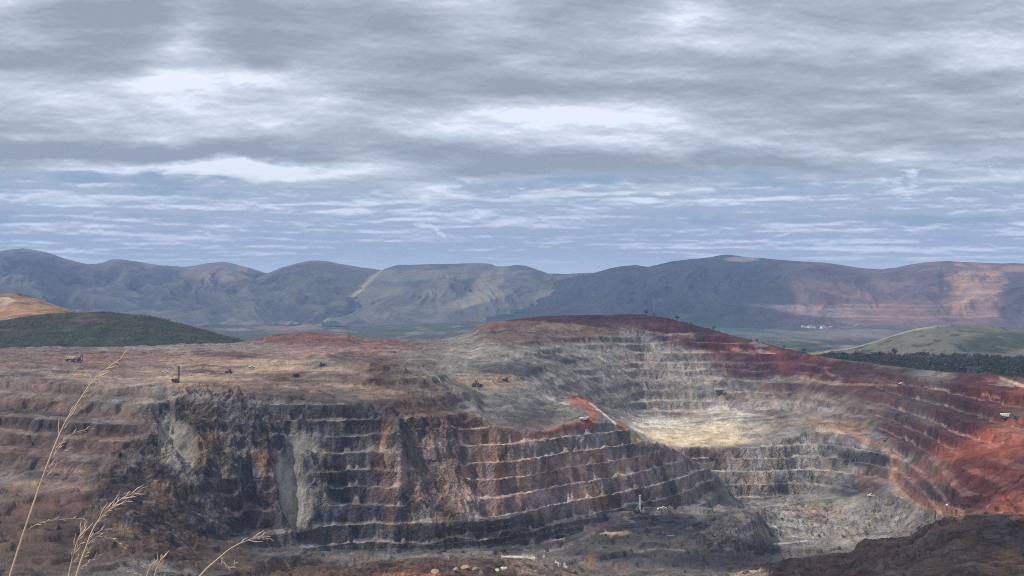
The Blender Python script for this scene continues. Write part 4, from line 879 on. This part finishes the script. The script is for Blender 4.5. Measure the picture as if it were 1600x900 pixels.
def grass(stem, Y, r0, r1, branches, label, tufts=0, hd=None, seed=0):
    rr = random.Random(seed)
    pts = [P(px, py, Y + dy) for px, py, dy in stem]
    d = (pts[0] - pts[1]).normalized(); b = pts[0].copy(); k_ = 0
    gz = near_z(b.x, b.y)
    e = d * .22; base = Vector((b.x + d.x * .5, b.y, gz - .02)); pts = [base, Vector((b.x + d.x * .42, b.y, b.z + (gz - b.z) * .5)), b + Vector((d.x * .2, 0, d.z * .24))] + pts
    r = root('grass_stalk', base, 0, label, 'grass stalk', 'dry grass stalks in front of the mine')
    c = [p - base for p in crv(pts, 8)]; n = len(c)
    bm = bmesh.new(); add_tube(bm, c, [r0 + (r1 - r0) * i / (n - 1) for i in range(n)], 7)
    me = bpy.data.meshes.new('stem'); bm.to_mesh(me); bm.free(); link('stem', me, M_straw, r)
    for br in branches:
        bp = [P(px, py, Y + dy) - base for px, py, dy in br]; cc = crv(bp, 6); m = len(cc)
        bm = bmesh.new(); add_tube(bm, cc, [r1 * 1.1 * (1 - .6 * i / (m - 1)) + .0002 for i in range(m)], 5)
        for q in range(1, m, 2):               # small spikelets along the branch
            d_ = (cc[min(q + 1, m - 1)] - cc[q - 1]).normalized(); sd_ = Vector((d_.z, 0, -d_.x)) * rr.choice((-1, 1))
            e = cc[q] + (d_ * .9 + sd_ * .45).normalized() * rr.uniform(.006, .016)
            add_tube(bm, [cc[q], (cc[q] + e) / 2, e], [.0004, .0013, .0002], 4)
        me = bpy.data.meshes.new('seed_branch'); bm.to_mesh(me); bm.free(); link('seed_branch', me, M_straw2, r)
    if tufts:
        bm = bmesh.new()
        for k in range(tufts):
            f = hd + (1 - hd) * (k / tufts); i = int(f * (n - 1)); p = c[i]; d_ = (c[min(i + 1, n - 1)] - c[i - 1]).normalized()
            sd_ = Vector((d_.z, rr.uniform(-.5, .5), -d_.x)) * rr.choice((-1, 1, 1)); L = rr.uniform(.015, .05) * (1.3 - f * .6)
            e = p + (d_ + sd_ * rr.uniform(.15, .55)).normalized() * L
            add_tube(bm, [p, (p + e) / 2 + sd_ * .002, e], [.0008, .0014, .0003], 4)
        me = bpy.data.meshes.new('seed_head'); bm.to_mesh(me); bm.free(); link('seed_head', me, M_straw2, r)
    return r
YG = 3.2
grass([(14,905,0),(60,765,0),(96,672,.02),(120,632,.04),(150,590,.05),(192,558,.06)], YG, .0034, .0008,
      [[(38,832,0),(60,818,.0),(90,812,.01),(132,810,.02)], [(88,700,0),(110,680,.02),(130,672,.03),(146,669,.04)], [(84,712,0),(100,690,.02),(116,685,.03)], [(76,730,0),(98,707,.02),(112,700,.04)], [(66,752,0),(90,725,.02),(110,712,.02)]],
      'tallest dry grass stalk leaning right at the left edge', 26, .6, 1)
grass([(118,905,0),(132,862,0),(148,822,.01),(172,795,.02),(195,776,.03),(219,767,.04)], YG - .2, .0032, .0008,
      [[(124,880,0),(138,862,0),(150,850,.01)], [(128,868,0),(150,848,.01),(172,840,.02),(196,858,.02)], [(140,840,0),(160,828,.01),(176,826,.02)], [(150,818,0),(172,796,.01),(202,782,.02)], [(138,850,0),(152,838,.01),(160,840,.01)], [(122,890,0),(140,878,0),(152,868,.01)]],
      'branching dry grass stalk second from the left with a bent tip', 20, .66, 2)
grass([(106,905,0),(116,862,0),(124,838,0),(134,822,.01)], YG - .1, .0022, .0007, [[(116,862,0),(128,848,0),(142,842,.01)], [(112,880,0),(124,868,0),(136,858,.01)]], 'short dry grass stalk just left of the branching one', 14, .6, 3)
grass([(308,905,0),(335,878,0),(362,856,.01),(390,843,.02),(414,836,.03)], YG, .003, .0008, [[(345,870,0),(350,880,0),(362,887,0),(368,880,0)], [(392,842,0),(405,840,.01),(424,842,.02)]], 'dry grass stalk curving right over the dark slope, farthest right', 8, .8, 4)
grass([(240,905,0),(246,886,0),(254,868,0)], YG, .0022, .0008, [], 'short straight grass tip between the branching stalk and the curved stalk, right of two', 6, .8, 5)
grass([(228,905,0),(232,893,0),(236,882,0)], YG, .0022, .0008, [[(226,904,0),(215,896,0),(202,892,0)]], 'short straight grass tip between the branching stalk and the curved stalk, left of two', 4, .8, 6)
